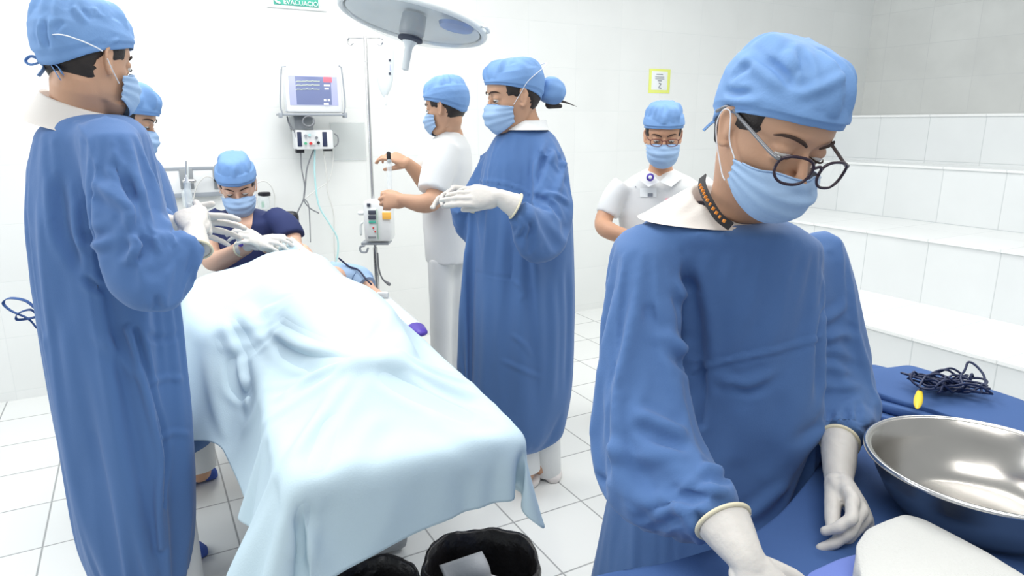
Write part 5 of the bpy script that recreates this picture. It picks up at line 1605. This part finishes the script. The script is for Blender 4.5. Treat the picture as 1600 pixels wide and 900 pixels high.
# ================================================================== WASTE BINS
def bin_bag(label, c, r, h, seed, phase=0):
    rng = np.random.RandomState(seed)
    t = thing('waste_bin', label, 'waste bin', (c[0], c[1], 0), group=None)
    n = 72; a = np.linspace(0, 2 * PI, n, endpoint=False)
    ph = rng.rand(6) * 6.28

    def ring(rad, z, am):
        m = 1 + am * (np.sin(3 * a + ph[0]) + .7 * np.sin(7 * a + ph[1]) + .6 * np.sin(13 * a + ph[2] + z * 9) + .4 * np.sin(22 * a + ph[3] - z * 13))
        return np.c_[c[0] + rad * m * np.cos(a), c[1] + rad * m * np.sin(a), z + am * .25 * np.sin(4 * a + ph[4] + phase) + am * .12 * np.sin(9 * a + ph[5])]
    out = [ring(r * .80, .015, .004), ring(r * .90, h * .4, .006), ring(r * 1.02, h * .55, .02), ring(r * 1.06, h * .75, .025), ring(r * 1.07, h * .93, .022), ring(r * 1.03, h, .020)]
    inn = [ring(r * .97, h * .985, .020), ring(r * .92, h * .8, .03), ring(r * .86, h * .5, .035), ring(r * .75, h * .22, .03)]
    part('bin', lathe([(r * .70, .0), (r * .73, .01), (r * .80, h * .5), (r * .78, h * .5), (r * .70, .02), (.01, .02)], (c[0], c[1], 0), 48, cap=False), M['plastic_grey'], t)
    v, f = loft(out + inn); g = G().add(v, f); me = g.mesh('liner'); ripple(me, .003, .03, seed)
    link('bin_liner', me, M['bag'], t)
    return t


b1c = np.array([W(752, 850, 1.57)[0], 1.57, 0]); b2c = np.array([-.36, 1.50, 0])
bb1 = bin_bag('waste bin with black liner holding crumpled packaging, right one under the drape', b1c, .150, .32, 4)
bb2 = bin_bag('waste bin with black liner cut off by the bottom edge, left of the other', b2c, .118, .30, 9, 2)
rng = np.random.RandomState(5)


def scrap(c, sx, sy, rotz, tilt, m, label, seed, name='crumpled_wrapper', amp=.012):
    n = 16; g = G(); rg = np.random.RandomState(seed); k = rg.normal(size=(4, 2)) * 22; p = rg.rand(4) * 6
    V = []
    for i in range(n):
        for j in range(n):
            x = (i / (n - 1) - .5) * sx; y = (j / (n - 1) - .5) * sy
            z = sum(math.sin(k[q, 0] * x + k[q, 1] * y + p[q]) for q in range(4)) * amp / 2
            V.append((x, y, z))
    V = np.array(V); Rm = np.array((Matrix.Rotation(rotz, 3, 'Z') @ Matrix.Rotation(tilt, 3, 'X')))
    V = V @ Rm.T + c
    F = [(i * n + j, i * n + j + 1, (i + 1) * n + j + 1, (i + 1) * n + j) for i in range(n - 1) for j in range(n - 1)]
    me = G().add(V, F).mesh(name)
    o = bpy.data.objects.new('t', me); COL.objects.link(o); s = o.modifiers.new('s', 'SOLIDIFY'); s.thickness = .0015
    dg = bpy.context.evaluated_depsgraph_get(); dg.update(); m2 = bpy.data.meshes.new_from_object(o.evaluated_get(dg)); bpy.data.objects.remove(o)
    return link(name, m2, M[m], None, label=label, cat='waste', origin=c)


scrap(b1c + (-.035, .0, .24), .12, .15, .5, .9, 'glove_wrist', 'grey translucent crumpled wrapper standing up in the right waste bin', 3, amp=.028)
scrap(b1c + (.045, -.01, .22), .10, .10, -.4, .6, 'plastic', 'white crumpled paper in the right waste bin', 8, 'crumpled_paper', .02)
scrap(b2c + (0, .0, .17), .10, .10, .4, .4, 'plastic', 'crumpled paper deep in the left waste bin', 12, 'crumpled_paper', .015)

# ================================================================== SHOES
def shoe(pa, heel, toe, w, h, m, name='shoe_cover'):
    heel, toe = np.asarray(heel, float), np.asarray(toe, float)
    f = nrm((toe - heel) * (1, 1, 0)); L_ = np.linalg.norm((toe - heel)[:2]); x = np.array([f[1], -f[0], 0])
    rows = []
    for t, hw, hh in ((0, .5, .55), (.08, .8, .9), (.25, .9, 1.0), (.45, .85, .9), (.65, .95, .62), (.85, .9, .48), (.96, .6, .36), (1, .3, .25)):
        c = heel * (1, 1, 0) + f * L_ * t + (0, 0, h * hh / 2)
        a = np.linspace(0, 2 * PI, 28, endpoint=False)
        rows.append(c + (np.sign(np.cos(a)) * np.abs(np.cos(a)) ** .8)[:, None] * x * w * hw + (np.sign(np.sin(a)) * np.abs(np.sin(a)) ** .8 * h * hh / 2)[:, None] * np.array([0, 0, 1.0]))
    R_ = np.array(rows); k = len(rows); P = [];
    rows2 = [np.array([np.interp(t, np.linspace(0, 1, k), R_[:, j, q]) for j in range(28) for q in range(3)]).reshape(28, 3) for t in np.linspace(0, 1, 26)]
    me = G().add(*loft(rows2)).mesh(name)
    if m == 'shoe_cover': ripple(me, .0035, .022, 7)
    V = getv(me); V[:, 2] = np.maximum(V[:, 2], .002); setv(me, V)
    return link(name, me, M[m], pa)


shoe(P2, Wz(248, 893, 0), Wz(322, 862, 0), .052, .105, 'shoe_cover')
shoe(P2, Wz(190, 905, 0), Wz(258, 880, 0), .046, .085, 'shoe', 'shoe')
shoe(P3, Wz(285, 760, 0), Wz(338, 742, 0), .052, .11, 'shoe_cover')
shoe(P6, Wz(852, 718, 0), Wz(866, 756, 0), .045, .08, 'shoe', 'shoe')
shoe(P6, Wz(835, 725, 0), Wz(826, 765, 0), .045, .08, 'shoe', 'shoe')
part('trouser_leg', tube([(W(852, 680, 2.54)), (Wz(856, 735, .03))], [.062, .056], 22, 8, round_ends=False), M['white_cloth'], P6)
for a_, b_ in (((225, 850, 1.95), (240, 900, 0)),):
    q = Wz(222, 903, .05); part('trouser_leg', tube([q + (0.02, .03, .45), q], [.085, .075], 22, 8, round_ends=False), M['collar'], P2)
q = Wz(262, 893, .05); part('trouser_leg', tube([q + (0, .02, .45), q], [.085, .078], 22, 8, round_ends=False), M['collar'], P2)

# ================================================================== INSTRUMENT TABLE
ta = nrm((.66, .75, 0)); tb = np.array([ta[1], -ta[0], 0])
tbl = thing('instrument_table', 'steel instrument table hidden under the dark blue cloth in the foreground', 'table', (.85, .95, 0))
TR = np.array([tb, ta, (0, 0, 1.0)])
tc_ = np.array([.92, .98, 0])
part('table_top', box(tc_ + (0, 0, .775), (.62, .95, .03), TR, .008), M['chrome'], tbl)
for sx in (-1, 1):
    for sy in (-1, 1):
        part('leg', tube([tc_ + tb * sx * .28 + ta * sy * .42 + (0, 0, .77), tc_ + tb * sx * .28 + ta * sy * .42], .015, 12, 4), M['chrome'], tbl)
part('shelf', box(tc_ + (0, 0, .25), (.56, .86, .02), TR, .006), M['chrome'], tbl)

# cloth: outline seen from above, then falling over the edge
outl = np.array([(.085, .865), (.20, .895), (.33, .925), (.45, 1.02), (.57, 1.16), (.665, 1.29), (.80, 1.49), (1.0, 1.80), (1.244, 1.53), (1.55, 1.20), (1.62, .95), (1.35, .62), (1.0, .36), (.55, .38), (.20, .52), (.10, .70)])
n_ = 160
oc = np.vstack([outl, outl[:1]]); seg = np.r_[0, np.cumsum(np.linalg.norm(np.diff(oc, axis=0), axis=1))]
ring0 = np.c_[np.interp(np.linspace(0, seg[-1], n_, endpoint=False), seg, oc[:, 0]), np.interp(np.linspace(0, seg[-1], n_, endpoint=False), seg, oc[:, 1])]
for _ in range(3): ring0 = (ring0 + np.roll(ring0, 1, 0) + np.roll(ring0, -1, 0)) / 3
ctr = np.array([.78, 1.0])
rings = []
for s_ in np.linspace(.02, .985, 44):
    p_ = ctr + (ring0 - ctr) * s_
    z_ = .800 + .0035 * np.sin(p_[:, 0] * 17 + p_[:, 1] * 9) + .003 * np.sin(p_[:, 0] * 31 - p_[:, 1] * 23)
    rings.append(np.c_[p_, z_])
k_ = np.arange(n_)
for dz, o_ in ((.004, 1.0), (.02, 1.008), (.08, 1.012), (.16, 1.02), (.26, 1.03), (.36, 1.04)):
    p_ = ctr + (ring0 - ctr) * o_ * (1 + dz * .10 * np.sin(k_ * .55 + np.sin(k_ * .21) * 2))[:, None]
    rings.append(np.c_[p_, np.full(n_, .80 - dz)])
v, f = loft(rings, cap=False)
i0 = len(v); v = np.vstack([v, [(*ctr, .80)]]); f += [(i0, (j + 1) % n_, j) for j in range(n_)]
f = [tuple(q[::-1]) for q in f]
me = G().add(v, f).mesh('cloth')
sculpt(me, [([(1120, 800), (1200, 790), (1290, 850), (1330, 880)], .016, .006), ([(1170, 850), (1260, 815), (1330, 775)], .014, .005), ([(1060, 890), (1140, 870), (1230, 890)], .015, .006),
            ([(1210, 800), (1240, 830), (1245, 890)], .012, -.005), ([(1300, 740), (1350, 760), (1400, 800)], .014, .005)])
link('table_cloth', me, M['tablecloth'], None, label='dark blue cloth spread over the instrument table in the foreground', cat='table cloth', origin=(.78, 1.0, .8))

# folded blue cloth pack at the back, with layered edges
pk = thing('folded_cloth', 'folded dark blue cloth pack at the far side of the table, cord lying on it', 'cloth', (1.18, 1.55, .8))
po = np.array([Wz(1350, 575, .87)[:2], Wz(1420, 566, .87)[:2], Wz(1610, 628, .87)[:2], Wz(1640, 690, .87)[:2], Wz(1565, 668, .87)[:2], Wz(1470, 640, .87)[:2], Wz(1352, 606, .87)[:2]])


def pad(poly, z0, z1, m, pa, name, seed, wob=.006, n=110, grow=1.0):
    oc = np.vstack([poly, poly[:1]]); seg = np.r_[0, np.cumsum(np.linalg.norm(np.diff(oc, axis=0), axis=1))]
    u = np.linspace(0, seg[-1], n, endpoint=False); r0 = np.c_[np.interp(u, seg, oc[:, 0]), np.interp(u, seg, oc[:, 1])]
    for _ in range(2): r0 = (r0 + np.roll(r0, 1, 0) + np.roll(r0, -1, 0)) / 3
    c = r0.mean(0); r0 = c + (r0 - c) * grow; rs = []
    h = z1 - z0; kk = np.arange(n); rg = np.random.RandomState(seed); ph = rg.rand(4) * 6
    for s, z in ((.3, z0), (.97, z0), (1.0, z0 + h * .3), (1.0, z0 + h * .7), (.985, z1 - h * .05), (.96, z1), (.8, z1), (.6, z1), (.4, z1), (.2, z1), (.03, z1)):
        p = c + (r0 - c) * s; zz = np.full(n, z)
        if z >= z1 - h * .1: zz = zz + wob * .5 * (np.sin(p[:, 0] * 24 + ph[0]) + np.sin(p[:, 1] * 19 + p[:, 0] * 13 + ph[1]))
        elif z > z0: p = p + (r0 - c) / np.linalg.norm(r0 - c, axis=1)[:, None] * (wob * .5 * np.sin(kk * .5 + ph[2]))[:, None]
        rs.append(np.c_[p, zz])
    v, f = loft(rs); me = G().add(v, f).mesh(name)
    return link(name, me, M[m], pa)


for k in range(4):
    pad(po + np.array([-.014, -.020]) * (3 - k) + np.array([.0, .0]), .802 + k * .016, .8195 + k * .016, 'tablecloth', pk, 'cloth_layer', k + 2, .004, grow=1.0)

# steel basin
bc_ = np.array([.785, 1.018, .806])
ba = thing('steel_basin', 'large brushed steel basin standing on the blue table cloth', 'basin', bc_)
sc2 = .168 / .185
prof = [(.02, 0), (.105, 0), (.120, .006), (.140, .030), (.158, .065), (.166, .094), (.1695, .0985), (.176, .1000), (.178, .098), (.1765, .0955)]
inn = [(.176, .1015), (.170, .1020), (.1655, .0990), (.157, .068), (.139, .034), (.119, .012), (.104, .0075), (.100, .0055), (.02, .0050)]
part('bowl', lathe(prof + inn, bc_, 96, None, cap=True), M['steel'], ba, sharp=60)
part('rolled_rim', tube([bc_ + (.1755 * math.cos(a), .1755 * math.sin(a), .0995) for a in np.linspace(0, 2 * PI, 97)], .0042, 10, round_ends=False), M['chrome'], ba, sharp=0)

# cord
rng = np.random.RandomState(12)
cc = Wz(1478, 603, .885)
P = []
for k in range(210):
    a = k * .41; w_ = math.sin(k * .113); r1 = .034 + .016 * math.sin(k * .53) + .010 * math.sin(k * 1.31)
    P.append((cc[0] + .022 * w_ + r1 * 1.15 * math.cos(a + .6 * math.sin(k * .2)), cc[1] - .012 * w_ + r1 * .85 * math.sin(a * 1.07) + .012 * math.cos(k * .29), .880 + .018 * (.5 + .5 * math.sin(k * .53)) + .014 * max(0, math.sin(k * .77)) ** 3))
P += [(cc[0] + .05, cc[1] + .03, .90), (cc[0] + .075, cc[1] + .045, .925), (cc[0] + .085, cc[1] + .01, .91), (cc[0] + .07, cc[1] - .03, .885)]
part('cord', tube(P, .0026, 8, 900), M['cord'], None, sharp=0, label='tangled dark blue cord lying on the folded blue cloth', cat='cord', origin=(cc[0], cc[1], .878))
yp = thing('cord_plug', 'yellow plug at the end of the tangled blue cord', 'plug', Wz(1434, 625, .88))
a0 = Wz(1437, 612, .888); a1 = Wz(1433, 637, .886)
part('plug_body', tube([a0, a0 * .6 + a1 * .4, a0 * .2 + a1 * .8, a1 + nrm(a1 - a0) * .004], [.0055, .0085, .0075, .0030], 14, 14, flat=.6), M['yellow'], yp)
part('plug_collar', tube([a0 - nrm(a1 - a0) * .010, a0], .004, 10, 4), M['cord'], yp)

og = W(1606, 668, 1.36)
part('orange_container', lathe([(.004, 0), (.028, 0), (.034, .012), (.035, .040), (.030, .052), (.004, .056)], (og[0] + .012, og[1], .801), 28), M['orange'], None, label='rounded orange container at the right edge behind the basin', cat='container', origin=(og[0], og[1], .80))

# white gauze towel
tw = np.array([Wz(1335, 850, .86)[:2], Wz(1352, 828, .86)[:2], Wz(1412, 806, .86)[:2], Wz(1440, 812, .86)[:2], Wz(1540, 862, .86)[:2], Wz(1640, 920, .86)[:2], Wz(1560, 985, .86)[:2], Wz(1400, 960, .86)[:2], Wz(1345, 905, .86)[:2]])
for k in range(1):
    o = pad(tw, .803, .862, 'gauze', None, 'gauze_towel', 21, .005, 140)
    sculpt(o.data, [([(1350, 850), (1450, 845), (1560, 880)], .010, -.003), ([(1345, 880), (1440, 880), (1540, 900)], .010, .003), ([(1400, 815), (1480, 850), (1560, 895)], .012, .003)])
o['label'] = 'thick folded white gauze towel in front of the steel basin'; o['category'] = 'towel'
o2 = pad(np.array([Wz(1262, 900, .81)[:2], Wz(1310, 878, .81)[:2], Wz(1345, 868, .81)[:2], Wz(1352, 900, .81)[:2], Wz(1330, 940, .81)[:2], Wz(1250, 930, .81)[:2]]), .804, .815, 'periwinkle', None, 'small_cloth', 5, .004, 60)
o2['label'] = 'periwinkle blue cloth corner beside the white towel at the bottom edge'; o2['category'] = 'cloth'

# lanyard on the foreground person
